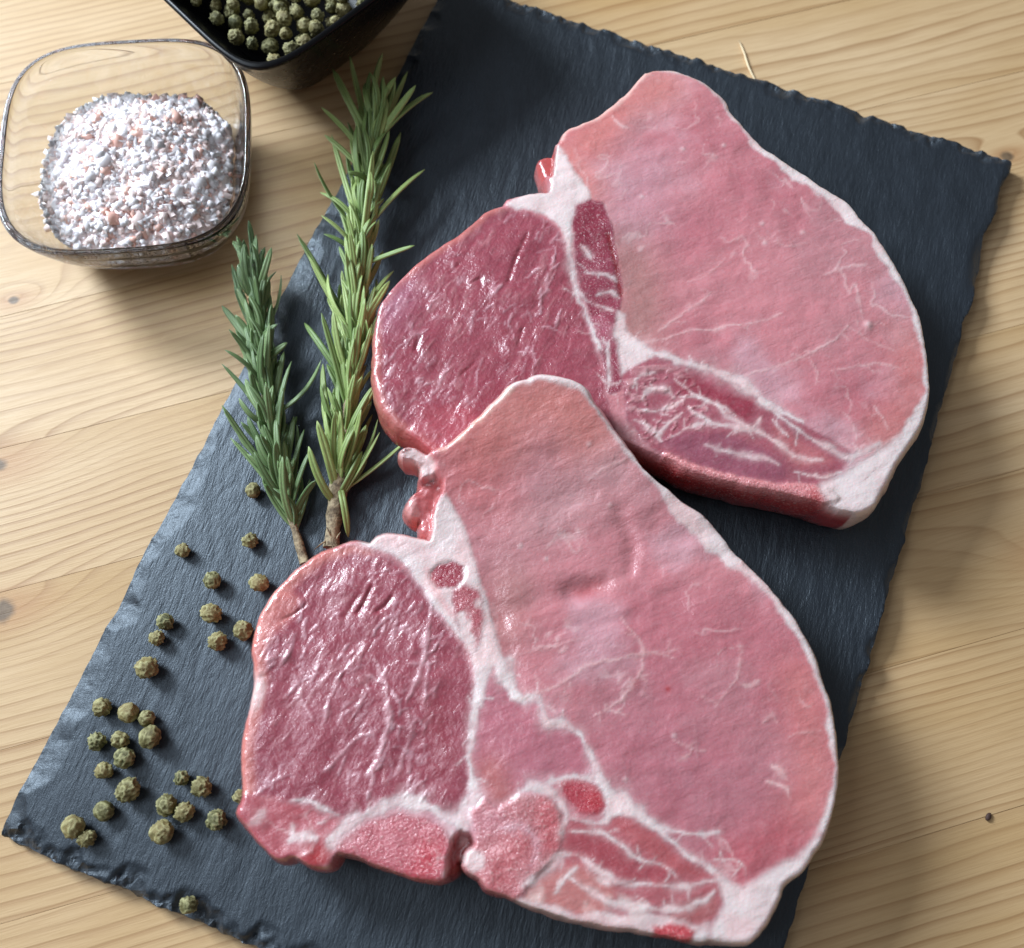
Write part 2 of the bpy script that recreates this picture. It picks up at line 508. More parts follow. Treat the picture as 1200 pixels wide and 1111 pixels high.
class Chop:
    """traced outline + traced seams -> one relief split into its anatomical parts"""
    def __init__(self, outline, lift, thick, thin, seed, h=.00048):
        self.lift, self.seed = lift, seed
        self.thick, self.thin = thick, thin
        self.ztop = ZS + thick
        self.out = catmull(self.map(outline), .0009)
        j = fbm(np.arange(len(self.out)) * .22, np.zeros(len(self.out)) + seed, seed=seed, octv=3)
        nrm = np.roll(self.out, -1, 0) - np.roll(self.out, 1, 0); nrm = np.stack([-nrm[:, 1], nrm[:, 0]], 1)
        nrm /= np.linalg.norm(nrm, axis=1, keepdims=True) + 1e-12
        self.out = self.out + nrm * (j * .00045)[:, None]
        self.V, self.F, self.B, self.sd, self.arc, self.grad = clipped_grid(self.out, h)
        self.n = len(self.V)
        x, y = self.V[:, 0], self.V[:, 1]
        self.Pw = self.V + .0007 * np.stack([fbm(x * 160, y * 160, seed=seed + 1), fbm(x * 160, y * 160, seed=seed + 2)], 1) \
                         + .00042 * np.stack([fbm(x * 600, y * 600, seed=seed + 3), fbm(x * 600, y * 600, seed=seed + 4)], 1)
        self.z = np.zeros(self.n)
        self.col = np.tile(C_LOIN, (self.n, 1))
        self.ten = np.zeros(self.n); self.fat = np.zeros(self.n); self.por = np.zeros(self.n)
        self.reg = np.zeros(self.n, int)
        self.px = .000235            # metres to one photo pixel, for seam widths
    def map(self, pts):
        p = np.asarray(pts, float); q = ground(p, ZS + self.thick)
        for _ in range(6):
            z = ZS + self.thick + self.lift(q[:, 0], q[:, 1])
            a, b, c = ray(p[:, 0], p[:, 1]); k = (z - CAM_H) / c
            q = np.stack([a * k, b * k], 1)
        return q
    def _dist_mask(self, q, w, halo_k=.30):
        lo, hi = q.min(0) - .004, q.max(0) + .004
        sel = np.nonzero((self.V > lo).all(1) & (self.V < hi).all(1))[0]
        out = np.zeros(self.n)
        if not len(sel): return out
        d, a = seg_dist(self.Pw[sel], q)
        w = np.asarray(w, float)
        if w.ndim: ww = np.interp(a, np.linspace(0, 1, len(w)), w)
        else: ww = w * (0.35 + 0.65 * np.clip(np.minimum(a, 1 - a) * 4, 0, 1))
        x, y = self.V[sel, 0], self.V[sel, 1]
        ww = ww * self.px * .5 * np.clip(1 + 1.1 * fbm(x * 260, y * 260, seed=self.seed + 8), .25, 2)
        core = 1 - sstep(ww * .2, ww * 1.35 + .00010, d)
        halo = halo_k * (1 - sstep(0, ww * 2.4 + .0004, d))
        out[sel] = np.maximum(core * (.66 + .34 * sstep(-.3, .25, fbm(x * 420, y * 420, seed=self.seed + 9, octv=2))), halo)
        return out
    def line(self, pts, w, twigs=True):
        """soft mask of a seam w pixels wide, with short side twigs"""
        q = catmull(self.map(pts), .0012, False)
        m = self._dist_mask(q, w)
        if twigs and len(q) > 6:
            wm = float(np.mean(w)); g = np.random.default_rng(int(abs(q[0, 0]) * 1e6) % 99991)
            for _ in range(int(len(q) * .0012 / .0045)):
                i = int(g.integers(1, len(q) - 1)); t = q[i + 1] - q[i - 1]; t /= np.linalg.norm(t) + 1e-12
                a = R(g.uniform(20, 75)) * g.choice([-1, 1]); c, sn = math.cos(a), math.sin(a); d = np.array([t[0] * c - t[1] * sn, t[0] * sn + t[1] * c]) * g.choice([-1, 1])
                L = g.uniform(.0012, .0042); b = q[i] + d * L * .5 + g.normal(size=2) * .0003
                m = np.maximum(m, .7 * self._dist_mask(np.array([q[i], b, q[i] + d * L + g.normal(size=2) * .0005]), np.array([min(wm * .6, 4), 2.2, 1.0])))
        return m
    def poly(self, pts, soft=3):
        q = catmull(self.map(pts), .002)
        d, _ = sdist(self.Pw, q)
        s = soft * self.px
        return sstep(-s, s, d)
    def gauss(self, pts, w):
        q = catmull(self.map(pts), .002, False) if len(pts) > 1 else self.map(pts)
        if len(pts) > 1: d, _ = seg_dist(self.V, q)
        else: d = np.hypot(*(self.V - q[0]).T)
        return np.exp(-(d / (w * self.px)) ** 2)
    def paint(self, mask, c, k=1.0):
        m = (mask * k)[:, None]; self.col = self.col * (1 - m) + np.asarray(c) * m
    def region(self, mask, r): self.reg[mask > .5] = r
    def fatty(self, mask, rise=.0003, k=.92, reg=4):
        self.paint(mask, C_FAT, k); self.fat = np.maximum(self.fat, mask); self.z += rise * .16 * mask
        self.ten *= 1 - mask; self.por *= 1 - .8 * mask
        if reg is not None: self.region(mask, reg)
    def rim(self, a, b, widths, soft=3.0, ramp=.03):
        """fat along the outline between two traced points, a -> b in the outline's own order"""
        q = self.map([a, b]); ia, ib = [np.argmin(np.hypot(*(self.out - k).T)) / len(self.out) for k in q]
        span = (ib - ia) % 1.0
        t = ((self.arc - ia) % 1.0) / span
        w = np.interp(np.clip(t, 0, 1), np.linspace(0, 1, len(widths)), widths) * self.px
        w = w * (1 + .95 * fbm(self.V[:, 0] * 90, self.V[:, 1] * 110, seed=self.seed + 5)) + .0005 * fbm(self.V[:, 0] * 480, self.V[:, 1] * 480, seed=self.seed + 6)
        m = 1 - sstep(w - soft * self.px, w + soft * self.px, self.sd)
        return m * (t <= 1) * sstep(0, ramp, t) * sstep(0, ramp, 1 - t)
    def build(self, name, names, label, group, side_color, edge_r=.003):
        V = self.V; x, y = V[:, 0], V[:, 1]
        pk = self.fat * sstep(-.1, .45, fbm(x * 110, y * 110, seed=self.seed + 33, octv=4))
        self.paint(pk, srgb(236, 190, 188), .5)
        er = edge_r * (1 + .5 * fbm(x * 60, y * 60, seed=self.seed + 30))
        kk = np.clip(1 - self.sd / er, 0, 1) * .88
        drop = er * (1 - np.sqrt(1 - kk ** 2))
        und = .0009 * fbm(x * 35, y * 35, seed=self.seed + 31, octv=3) + .00035 * fbm(x * 95, y * 130, seed=self.seed + 34, octv=2) + .00020 * fbm(x * 210, y * 330, seed=self.seed + 32, octv=3)
        z = self.ztop + self.lift(x, y) + self.z + und - drop
        top = np.column_stack([V, z])
        verts = [top]; faces = list(self.F); reg = [self.reg]
        col = [self.col]; ten = [self.ten]; fat = [self.fat]; por = [self.por]
        bva = np.array(sorted({i for e in self.B for i in e})); bi = {int(v): k for k, v in enumerate(bva)}
        out = -self.grad[bva]; prev = bva; base = self.n
        zb = ZS + .0006 + self.thin(x[bva], y[bva])
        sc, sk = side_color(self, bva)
        for f in (.07, .16, .28, .42, .56, .7, .84, .94, 1.0):
            p = top[bva].copy()
            wob = fbm(p[:, 0] * 130, p[:, 1] * 130, np.full(len(bva), f * 2.5), seed=self.seed + 40, octv=3)
            b = .0016 * math.sin(math.pi * min(1, f * 1.15 + .05)) + .0009 * wob * math.sin(math.pi * f) - .0016 * max(0, f - .8) * 5
            p[:, :2] += out * b[:, None]
            p[:, 2] = p[:, 2] * (1 - f) + zb * f
            cur = base + np.arange(len(bva)); base += len(bva)
            verts.append(p); reg.append(self.reg[bva])
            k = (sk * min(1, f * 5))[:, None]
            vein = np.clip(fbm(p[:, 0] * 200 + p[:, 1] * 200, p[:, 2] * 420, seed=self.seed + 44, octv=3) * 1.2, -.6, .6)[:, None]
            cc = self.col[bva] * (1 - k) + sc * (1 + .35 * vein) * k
            col.append(np.clip(cc, 0, 1)); ten.append(self.ten[bva] * (1 - f)); fat.append(self.fat[bva]); por.append(self.por[bva])
            for a, c in self.B: faces.append([int(prev[bi[a]]), int(cur[bi[a]]), int(cur[bi[c]]), int(prev[bi[c]])])
            prev = cur
        VV = np.concatenate(verts); reg = np.concatenate(reg)
        col = np.concatenate(col); ten = np.concatenate(ten); fat = np.concatenate(fat); por = np.concatenate(por)
        N = vert_normals(VV, faces)
        cen = self.out.mean(0); root = bpy.data.objects.new(name, None); COL.objects.link(root)
        root.location = (cen[0], cen[1], ZS)
        tag(root, label, 'pork chop', group)
        VV = VV - np.array([cen[0], cen[1], ZS])
        fr = [int(np.bincount(reg[f]).argmax()) for f in faces]
        fr = np.array(fr)
        for r, (nm, lab) in names.items():
            fs = [faces[i] for i in np.nonzero(fr == r)[0]]
            if not fs: continue
            used = np.unique(np.concatenate([np.asarray(f) for f in fs]))
            rm = -np.ones(len(VV), int); rm[used] = np.arange(len(used)); rml = rm.tolist()
            me = np_mesh(nm, VV[used], [[rml[i] for i in f] for f in fs], {'ten': ten[used], 'fat': fat[used], 'porous': por[used]}, {'Col': col[used]}, N[used])
            o = link(nm, me, meat, root)
            if lab: o['label'] = lab
        return root

def streaks(ch, mask, ang, seed, amt=1.0):
    """broken pale fibres and ridges running through the tenderloin"""
    x, y = ch.V[:, 0], ch.V[:, 1]; a = R(ang)
    u = x * math.cos(a) + y * math.sin(a); v = -x * math.sin(a) + y * math.cos(a)
    w = fbm(u * 90, v * 120, seed=seed, octv=3) * .0022
    r1 = 1 - np.abs(fbm(u * 62, (v + w) * 260, seed=seed + 1, octv=3)) * 5.0
    r2 = 1 - np.abs(fbm(u * 110, (v + w) * 480, seed=seed + 2, octv=2)) * 4.5
    br = sstep(-.05, .3, fbm(u * 130, v * 200, seed=seed + 3, octv=3))
    m = np.clip(np.maximum(sstep(.35, .9, r1) * (.15 + .85 * br), sstep(.45, .95, r2) * br * .75), 0, 1) * mask
    ch.paint(m, C_PALE, .20 * amt)
    ch.z += m * .00010 + mask * .00022 * fbm(u * 70, v * 210, seed=seed + 4, octv=4)
    g = np.random.default_rng(seed); idx = np.nonzero(mask > .8)[0]
    den = fbm(ch.V[:, 0] * 60, ch.V[:, 1] * 60, seed=seed + 11, octv=2)
    tot = np.zeros(ch.n)
    for _ in range(int(300 * amt)):
        i = int(g.choice(idx))
        if den[i] < g.uniform(-.45, .35): continue
        n = int(g.integers(3, 6)); L = g.uniform(.0018, .0065); th = a + g.normal() * .22
        pts = [ch.V[i]]
        for k in range(n):
            th += g.normal() * .28
            pts.append(pts[-1] + L / n * np.array([math.cos(th), math.sin(th)]))
        tot = np.maximum(tot, g.uniform(.35, 1.0) * ch._dist_mask(catmull(np.array(pts), .0006, False), g.uniform(1.6, 3.4), 0.0))
    tot *= mask; ch.paint(tot, srgb(226, 184, 192), .72); ch.z += tot * .00022
    dk = sstep(.1, .5, fbm(u * 50, v * 160, seed=seed + 6, octv=4)) * mask
    ch.paint(dk, srgb(130, 48, 64), .40)
    cut = sstep(.72, .98, 1 - np.abs(fbm(u * 26, (v + w) * 90, seed=seed + 5, octv=2)) * 7) * sstep(.25, .5, fbm(u * 60, v * 60, seed=seed + 7, octv=2)) * mask
    ch.z -= cut * .0004

def marble(ch, mask, seed, amt=.5, sx=95):
    """thin branching fat threads in the loin"""
    x, y = ch.Pw[:, 0], ch.Pw[:, 1]
    w1 = fbm(x * 40, y * 40, seed=seed, octv=3) * .9; w2 = fbm(x * 40, y * 40, seed=seed + 1, octv=3) * .9
    r = 1 - np.abs(fbm(x * sx + w1, y * sx + w2, seed=seed + 2, octv=3)) * 13
    gate = sstep(.05, .42, fbm(x * 75, y * 75, seed=seed + 3, octv=3))
    m = np.clip(r, 0, 1) * gate * mask
    ch.paint(m, srgb(240, 208, 206), amt); ch.z += m * .00008

def loin_tone(ch, seed):
    x, y = ch.V[:, 0], ch.V[:, 1]
    a = sstep(-.2, .5, fbm(x * 28, y * 28, seed=seed, octv=4))
    ch.paint(a, srgb(182, 100, 112), .55)
    b = sstep(.0, .5, fbm(x * 45, y * 45, seed=seed + 5, octv=4))
    ch.paint(b, srgb(212, 170, 178), .58)
    d = sstep(.05, .5, fbm(x * 38, y * 38, seed=seed + 9, octv=3)); ch.paint(d, srgb(186, 136, 140), .5)

PARTS = {0: ('loin', None), 1: ('tenderloin', 'dark red tenderloin with pale fibres'), 2: ('bone', 'red porous cut bone'),
         3: ('fat_rim', 'white fat along the edge'), 4: ('connective_fat', 'white seams of fat between the muscles'), 5: ('flank_muscle', 'small streaked muscles beside the bone'),
         6: ('bone', 'oval red cut bone under a white cap'), 7: ('marrow', 'dark red marrow spot'), 8: ('bone', 'red streaked bone strip'), 9: ('bone', 'small bright red bone end'), 10: ('trimming', 'ragged pink scraps of meat'), 11: ('side_muscle', None), 12: ('marrow', 'bright red oval spot')}

# ---- far chop
OUT_B = [(759, 83), (783, 81), (803, 86), (824, 96), (849, 116), (856, 128), (870, 145), (893, 170), (906, 179), (936, 198), (967, 219), (993, 237),
         (1018, 265), (1039, 293), (1059, 327), (1072, 355), (1080, 378), (1085, 409), (1089, 445), (1088, 472), (1080, 498), (1066, 522), (1050, 547),
         (1036, 572), (1022, 594), (1005, 600), (980, 594), (957, 586), (916, 577), (875, 569), (834, 558), (805, 549), (790, 541), (760, 528), (725, 515), (680, 520),
         (620, 535), (560, 540), (511, 531), (498, 521), (485, 512), (476, 505), (459, 494), (446, 475), (439, 449), (438, 423), (439, 388), (446, 358), (459, 337),
         (480, 315), (506, 295), (541, 272), (558, 257), (571, 247), (590, 240), (594, 233), (612, 228), (630, 225), (643, 225), (644, 212), (640, 196), (632, 175), (642, 168), (652, 168),
         (662, 153), (679, 146), (697, 138), (714, 127), (740, 103)]
def chop_far():
    c = Chop(OUT_B, lambda x, y: x * 0, .023, lambda x, y: x * 0, 100)
    x, y = c.V[:, 0], c.V[:, 1]
    one = np.ones(c.n)
    loin_tone(c, 101)
    salm = np.maximum(c.gauss([(690, 165), (730, 120), (775, 100)], 42), c.gauss([(665, 180), (690, 220)], 30))
    c.paint(salm, C_SALM, .75)
    grey = c.gauss([(735, 290), (750, 350), (745, 380)], 38); c.paint(grey, srgb(170, 122, 116), .8)
    pale = c.gauss([(760, 200), (745, 250)], 45); c.paint(pale, srgb(206, 158, 168), .55)
    right = c.gauss([(1070, 400), (1070, 470), (1040, 510)], 35); c.paint(right, srgb(208, 128, 118), .5)
    ten = c.poly([(430, 240), (571, 243), (600, 246), (623, 250), (649, 266), (660, 290), (668, 320), (680, 355), (695, 400), (704, 430), (708, 462), (700, 540), (420, 545)], 4)
    c.paint(ten, C_TEN); c.ten = ten.copy(); c.region(ten, 1)
    streaks(c, ten, 66, 110, 1.15)
    # peach silverskin round the tenderloin edge
    edge = (1 - sstep(.0008, .0030, c.sd)) * ten; c.paint(edge, srgb(204, 124, 116), .7); c.ten *= 1 - .7 * edge
    end = c.poly([(478, 500), (500, 480), (540, 475), (560, 500), (530, 540), (490, 530)], 6); c.paint(end, srgb(182, 86, 98), .6)
    c.paint(c.gauss([(468, 345), (452, 370)], 26), srgb(170, 110, 132), .5)
    for l, d in (([(596, 330), (604, 306), (618, 275)], .0012), ([(487, 410), (492, 395)], .0016), ([(607, 405), (612, 385)], .0010), ([(528, 320), (538, 310)], .0008), ([(540, 440), (556, 425)], .0008)):
        g = c.gauss(l, 2.2); c.z -= g * d * .3; c.paint(g, srgb(140, 36, 54), .35)
    # chine bone strip
    bone = c.poly([(674, 246), (690, 234), (703, 236), (716, 262), (722, 300), (729, 341), (722, 376), (728, 419), (726, 458), (712, 464), (704, 416), (690, 366), (676, 320), (672, 270)], 2)
    c.paint(bone, srgb(148, 62, 80)); c.por = np.maximum(c.por, bone * .6); c.ten *= 1 - bone; c.region(bone, 2)
    c.paint(c.poly([(676, 248), (700, 240), (714, 280), (706, 300), (680, 296)], 4), srgb(140, 46, 66), .9)
    c.paint(c.poly([(692, 370), (716, 375), (716, 410), (706, 412)], 4), srgb(172, 88, 106), .8)
    g = c.gauss([(713, 275), (722, 310), (728, 345)], 3.0); c.z -= g * .0003; c.paint(g, C_BLOOD * .6, .7)
    # white fat at the shoulder of the bone
    f1 = c.poly([(592, 238), (613, 228), (643, 226), (645, 214), (650, 196), (652, 180), (664, 182), (672, 200), (690, 222), (691, 233), (676, 242), (670, 262), (668, 290), (662, 280), (652, 262), (636, 250), (622, 246), (604, 244)], 3)
    c.fatty(f1, .0009)
    c.fatty(c.line([(664, 250), (668, 302), (676, 340), (690, 375), (703, 408)], [12, 9, 7, 4, 3]), .0004, .85)
    c.fatty(c.line([(653, 170), (662, 190), (672, 205)], 8), .0005, .85)
    c.fatty(c.line([(712, 400), (713, 430), (712, 455)], 5), .0003, .8)
    for l in ([(680, 285), (688, 296), (692, 305)], [(686, 318), (712, 320), (722, 330)], [(676, 335), (688, 352), (704, 358), (716, 365)], [(700, 345), (715, 340), (724, 348)], [(692, 378), (700, 400), (706, 412)]):
        c.fatty(c.line(l, 6), .0004, .7)
    f2 = c.poly([(722, 365), (730, 370), (734, 390), (752, 404), (768, 414), (756, 424), (740, 432), (728, 440), (726, 415), (721, 392)], 4); c.fatty(f2, .0003, .85)
    # small muscles on the near side of the bone
    mus = c.poly([(728, 440), (742, 428), (770, 418), (800, 424), (839, 436), (875, 457), (911, 482), (952, 502), (996, 530), (975, 560), (957, 580), (916, 574), (875, 566), (834, 556), (795, 543), (760, 520), (735, 490), (730, 462)], 3)
    c.paint(mus, srgb(168, 92, 104)); c.region(mus, 5)
    c.paint(c.poly([(792, 440), (820, 444), (850, 462), (884, 470), (876, 492), (850, 482), (815, 470), (795, 458)], 5), srgb(150, 52, 70), .85)
    c.paint(c.poly([(775, 518), (810, 508), (860, 512), (905, 535), (920, 560), (870, 558), (820, 545)], 6), srgb(150, 82, 100), .8)
    c.paint(c.poly([(905, 500), (940, 515), (975, 540), (930, 545)], 6), srgb(190, 110, 114), .8)
    x0 = c.Pw[:, 0]; y0 = c.Pw[:, 1]
    swirl = np.clip(1 - np.abs(fbm(x0 * 150 + fbm(x0 * 60, y0 * 60, seed=121) * 3, y0 * 210, seed=120, octv=2)) * 8, 0, 1) * mus * c.poly([(728, 430), (790, 430), (830, 470), (850, 500), (790, 525), (740, 500)], 10)
    c.paint(swirl, C_PALE, .55); c.z += swirl * .0004
    c.fatty(c.line([(726, 393), (752, 409), (798, 424), (839, 434), (875, 455), (911, 480), (940, 494)], [14, 14, 9, 13, 14, 10, 3]), .0003, .85)
    c.fatty(c.line([(890, 470), (930, 500), (960, 518), (995, 535), (1030, 520)], [6, 5, 6, 8, 6]), .0003, .8)
    for l, w in (([(790, 442), (818, 465), (849, 478), (862, 488)], 4), ([(795, 466), (822, 466), (840, 474), (850, 486), (872, 498), (880, 500)], 6), ([(786, 512), (808, 502), (830, 496), (850, 500), (876, 502), (895, 508), (915, 522), (934, 536), (962, 540)], 7),
                 ([(806, 476), (815, 486), (832, 494)], 6), ([(748, 480), (770, 482), (790, 474), (800, 468)], 5), ([(752, 470), (764, 458), (780, 456), (790, 466)], 5), ([(740, 455), (750, 440), (770, 436)], 4), ([(770, 510), (782, 496), (800, 484)], 5),
                 ([(826, 523), (850, 530), (880, 534), (910, 545)], 6), ([(745, 492), (762, 500), (775, 516)], 5), ([(930, 552), (960, 560), (985, 552)], 3), ([(884, 500), (892, 488)], 5), ([(905, 490), (912, 500), (925, 512)], 4)):
        c.fatty(c.line(l, w), .0003, .72, 5)
    # cut bone along the near edge
    bn = c.poly([(778, 532), (800, 540), (834, 550), (875, 560), (916, 566), (957, 570), (985, 584), (960, 592), (900, 590), (830, 575), (780, 556)], 3)
    c.paint(bn, srgb(226, 146, 148)); c.por = np.maximum(c.por, bn); c.region(bn, 2); c.z += bn * .0006
    c.paint(c.gauss([(955, 582)], 9), C_BLOOD, .7)
    # thin fat threads over the loin
    lm = sstep(.5, .0, ten) * (1 - mus) * (1 - bone) * (1 - c.fat)
    for l, w, k in (([(772, 388), (790, 374), (808, 363), (834, 342)], 3.2, .5), ([(752, 404), (808, 388), (880, 378), (916, 366)], 3.6, .6), ([(875, 440), (900, 432), (926, 424), (955, 412), (977, 398), (994, 384)], 3.4, .65), ([(994, 384), (1020, 398), (1046, 412)], 2.5, .45),
                    ([(906, 282), (925, 288), (946, 284)], 2.5, .3), ([(880, 268), (896, 280), (912, 270)], 2.5, .3), ([(972, 436), (1000, 432), (1030, 426), (1054, 432)], 3, .5), ([(1024, 476), (1034, 490), (1042, 504)], 3.5, .6), ([(975, 515), (1000, 526), (1016, 520)], 3, .5), ([(985, 480), (1000, 500), (1003, 516)], 3, .5),
                    ([(718, 136), (724, 146), (737, 150)], 4, .7), ([(950, 420), (958, 440), (955, 450)], 2.5, .4), ([(800, 330), (830, 322), (850, 300)], 2, .3)):
        m = c.line(l, w); c.paint(m, srgb(238, 204, 202), k * .8); c.z += m * .0001
    marble(c, lm * (.4 + .6 * sstep(.25, .12, y)), 130, .5, 110)
    # knife ripples and one bubble
    for l in ([(700, 250), (800, 210), (880, 175)], [(720, 290), (830, 250), (920, 215)], [(690, 200), (770, 165), (850, 140)], [(760, 340), (880, 300), (960, 280)]):
        g = c.gauss(l, 13); c.z -= g * .00022
    c.z += c.gauss([(1017, 381)], 5) * .0006; c.paint(c.gauss([(1017, 381)], 4), C_FAT, .5)
    for p in ((752, 230), (893, 262), (896, 284), (940, 272), (848, 170), (800, 175)):
        c.z += c.gauss([p], 2.5) * .0002; c.paint(c.gauss([p], 3), C_FAT, .45)
    # rim of fat
    f = c.rim((762, 82), (1012, 600), [2, 4, 7, 11, 16, 16, 11, 7, 8, 10, 13, 20]); c.fatty(f, .0002, .95, 3)
    blob = c.poly([(960, 574), (985, 556), (1010, 540), (1040, 520), (1066, 500), (1095, 480), (1090, 560), (1030, 620), (985, 605)], 6); c.fatty(blob, .0004, .95, 3)
    f = c.rim((652, 166), (762, 84), [3, 4, 5]); c.paint(f, srgb(240, 200, 190), .7)
    flap = c.poly([(626, 172), (646, 166), (652, 180), (647, 205), (640, 200)], 2); c.paint(flap, srgb(176, 72, 70), .85); c.z -= flap * .006
    def side(c, b):
        q = c.V[b]; near = sstep(.128, .100, q[:, 1]); k = near * sstep(.03, .045, q[:, 0])
        sc = np.tile(srgb(196, 104, 100), (len(b), 1)) * (1 - k[:, None]) + srgb(172, 40, 42) * k[:, None]
        fr = c.fat[b] * (q[:, 0] > .09)
        sc = sc * (1 - fr[:, None]) + srgb(236, 206, 196) * fr[:, None]
        return sc, np.clip(1 - .2 * fr, 0, 1)
    return c.build('pork_chop', PARTS, 'raw bone-in pork chop lying flat on the slate, its edge tucked under the other chop', 'raw pork chops', side, .0011)
chop_far()

# ---- near chop
OUT_F = [(623, 441), (640, 438), (666, 445), (684, 454), (697, 471), (714, 496), (733, 523), (755, 550), (783, 574), (806, 592), (832, 612), (861, 647), (892, 677), (918, 710), (939, 738), (957, 772),
         (966, 804), (976, 840), (982, 880), (982, 912), (976, 952), (964, 984), (944, 1016), (920, 1040), (908, 1064), (894, 1090), (880, 1106), (860, 1106), (836, 1103), (816, 1103), (790, 1100), (776, 1096), (760, 1091), (736, 1089),
         (712, 1086), (680, 1079), (652, 1071), (624, 1061), (592, 1050), (570, 1042), (563, 1030), (548, 1020), (541, 1008), (534, 1012), (532, 1026), (520, 1031), (504, 1031), (475, 1026), (442, 1014), (412, 1003), (395, 1000), (385, 1016), (363, 1014), (345, 1002),
         (326, 1005), (305, 989), (289, 968), (278, 952), (285, 938), (283, 910), (283, 881), (287, 848), (295, 823), (298, 797), (297, 778), (295, 761), (301, 732), (314, 703), (334, 679), (359, 658), (388, 642), (417, 635), (434, 638),
         (442, 629), (463, 626), (492, 631), (501, 631), (492, 618), (491, 602), (481, 601), (473, 591), (481, 578), (491, 568), (493, 545), (486, 538), (470, 533), (470, 527), (484, 524), (500, 532), (512, 527), (528, 519), (558, 491), (580, 469), (601, 449)]
def chop_near():
    def lift(x, y): return .016 * sstep(.058, .128, y + .06 * np.minimum(0, x - .0) )
    def thin(x, y): return .0225 * sstep(.062, .118, y + .06 * np.minimum(0, x - .0))
    c = Chop(OUT_F, lift, .023, thin, 200)
    x, y = c.V[:, 0], c.V[:, 1]
    loin_tone(c, 201)
    c.paint(c.gauss([(560, 530), (600, 480), (650, 470), (690, 500)], 48), C_SALM, .85)
    c.paint(c.gauss([(540, 560), (590, 590)], 40), srgb(206, 116, 120), .6)
    c.paint(c.gauss([(600, 690), (590, 740)], 32), srgb(174, 116, 112), .65)
    c.paint(c.gauss([(620, 610), (680, 590), (720, 560)], 36), srgb(214, 164, 166), .5)
    c.paint(c.gauss([(760, 880), (840, 920), (900, 960)], 85), srgb(180, 104, 118), .5)
    c.paint(c.gauss([(870, 1010), (920, 980)], 30), srgb(188, 84, 92), .6)
    c.paint(c.gauss([(940, 800), (955, 880), (950, 940)], 30), srgb(212, 130, 122), .5)
    tri = c.poly([(570, 800), (585, 790), (604, 822), (628, 820), (640, 850), (660, 848), (682, 868), (696, 902), (700, 922), (660, 914), (625, 918), (600, 928), (575, 940), (560, 930), (556, 860)], 4)
    c.paint(tri, srgb(186, 108, 122), .8); c.region(tri, 11); c.paint(c.gauss([(575, 905), (585, 930)], 18), srgb(186, 110, 100), .6)
    ten = c.poly([(270, 640), (388, 641), (417, 640), (440, 648), (475, 670), (504, 710), (533, 748), (548, 776), (556, 810), (552, 860), (549, 900), (551, 925), (540, 955), (515, 950), (471, 938), (438, 950), (405, 958), (384, 950), (345, 940), (293, 930), (260, 925)], 4)
    c.paint(ten, C_TEN); c.ten = ten.copy(); c.region(ten, 1)
    streaks(c, ten * (1 - .75 * c.gauss([(530, 790), (535, 850), (530, 920)], 20)), 62, 210, 1.0)
    c.paint(c.gauss([(510, 820), (515, 900)], 16) * ten, srgb(146, 52, 66), .5)
    edge = (1 - sstep(.0012, .0045, c.sd)) * ten; c.paint(edge, srgb(212, 132, 122), .8); c.ten *= 1 - .8 * edge
    c.paint(c.poly([(300, 725), (330, 690), (350, 700), (345, 720), (325, 740), (305, 770)], 6), srgb(218, 136, 128), .6)
    for l, w, k in (([(506, 708), (500, 750), (490, 790), (476, 825)], 3.5, .6), ([(438, 772), (452, 800), (456, 835), (450, 865), (440, 890), (436, 920)], 3.6, .65), ([(436, 860), (410, 870), (395, 890), (380, 905)], 3, .5), ([(452, 800), (430, 790)], 2.5, .5),
                    ([(345, 790), (355, 820), (365, 845)], 3, .5), ([(475, 830), (480, 860), (470, 890)], 2.5, .4), ([(400, 790), (385, 830), (380, 850)], 3, .4), ([(500, 790), (495, 830)], 2.5, .4), ([(340, 760), (330, 780)], 4, .4)):
        m = c.line(l, w); c.paint(m, srgb(232, 190, 196), k); c.z += m * .0003
    for l, d in (([(436, 687), (428, 704), (419, 718)], .0016), ([(459, 699), (452, 710), (442, 716)], .0014), ([(418, 700), (404, 722)], .0007)):
        g = c.gauss(l, 2.2); c.z -= g * d * .35; c.paint(g, srgb(140, 32, 50), .5)
    # lower left scraps and the oval bone
    scrap = c.poly([(270, 935), (300, 930), (345, 942), (384, 955), (402, 965), (388, 985), (384, 1030), (330, 1020), (280, 975)], 4)
    c.paint(scrap, srgb(184, 96, 104)); c.region(scrap, 10); c.ten *= 1 - .5 * scrap
    sx = sstep(.1, .5, fbm(x * 120, y * 120, seed=221, octv=4)) * scrap; c.paint(sx, srgb(226, 160, 160), .6); c.z += scrap * (.0007 * fbm(x * 110, y * 110, seed=222, octv=3))
    c.paint(c.gauss([(372, 1004)], 14), C_BLOOD, .85)
    c.fatty(c.line([(339, 985), (355, 980), (372, 984)], 12), .0008, .85); c.fatty(c.line([(310, 948), (300, 960), (292, 965)], 9), .0004, .5, 10)
    c.fatty(c.line([(339, 939), (363, 938), (380, 946), (398, 955)], 5), .0003, .75)
    c.fatty(c.line([(341, 965), (345, 975)], 6), .0004, .7, 10)
    bone = c.poly([(390, 998), (404, 980), (430, 965), (470, 954), (500, 958), (522, 972), (530, 990), (526, 1015), (522, 1045), (470, 1045), (400, 1020)], 3)
    c.paint(bone, srgb(196, 102, 112)); c.por = np.maximum(c.por, bone); c.region(bone, 6); c.ten *= 1 - bone
    c.paint(c.gauss([(505, 1000), (495, 1020)], 16), srgb(196, 36, 56), .65)
    c.fatty(c.line([(388, 990), (396, 976), (415, 962), (438, 950), (471, 938), (500, 944), (520, 956), (540, 962)], [13, 14, 13, 13, 14, 13, 12, 14]), .0007)
    c.fatty(c.line([(528, 970), (530, 990), (526, 1015), (518, 1028)], 4), .0003, .7, 6)
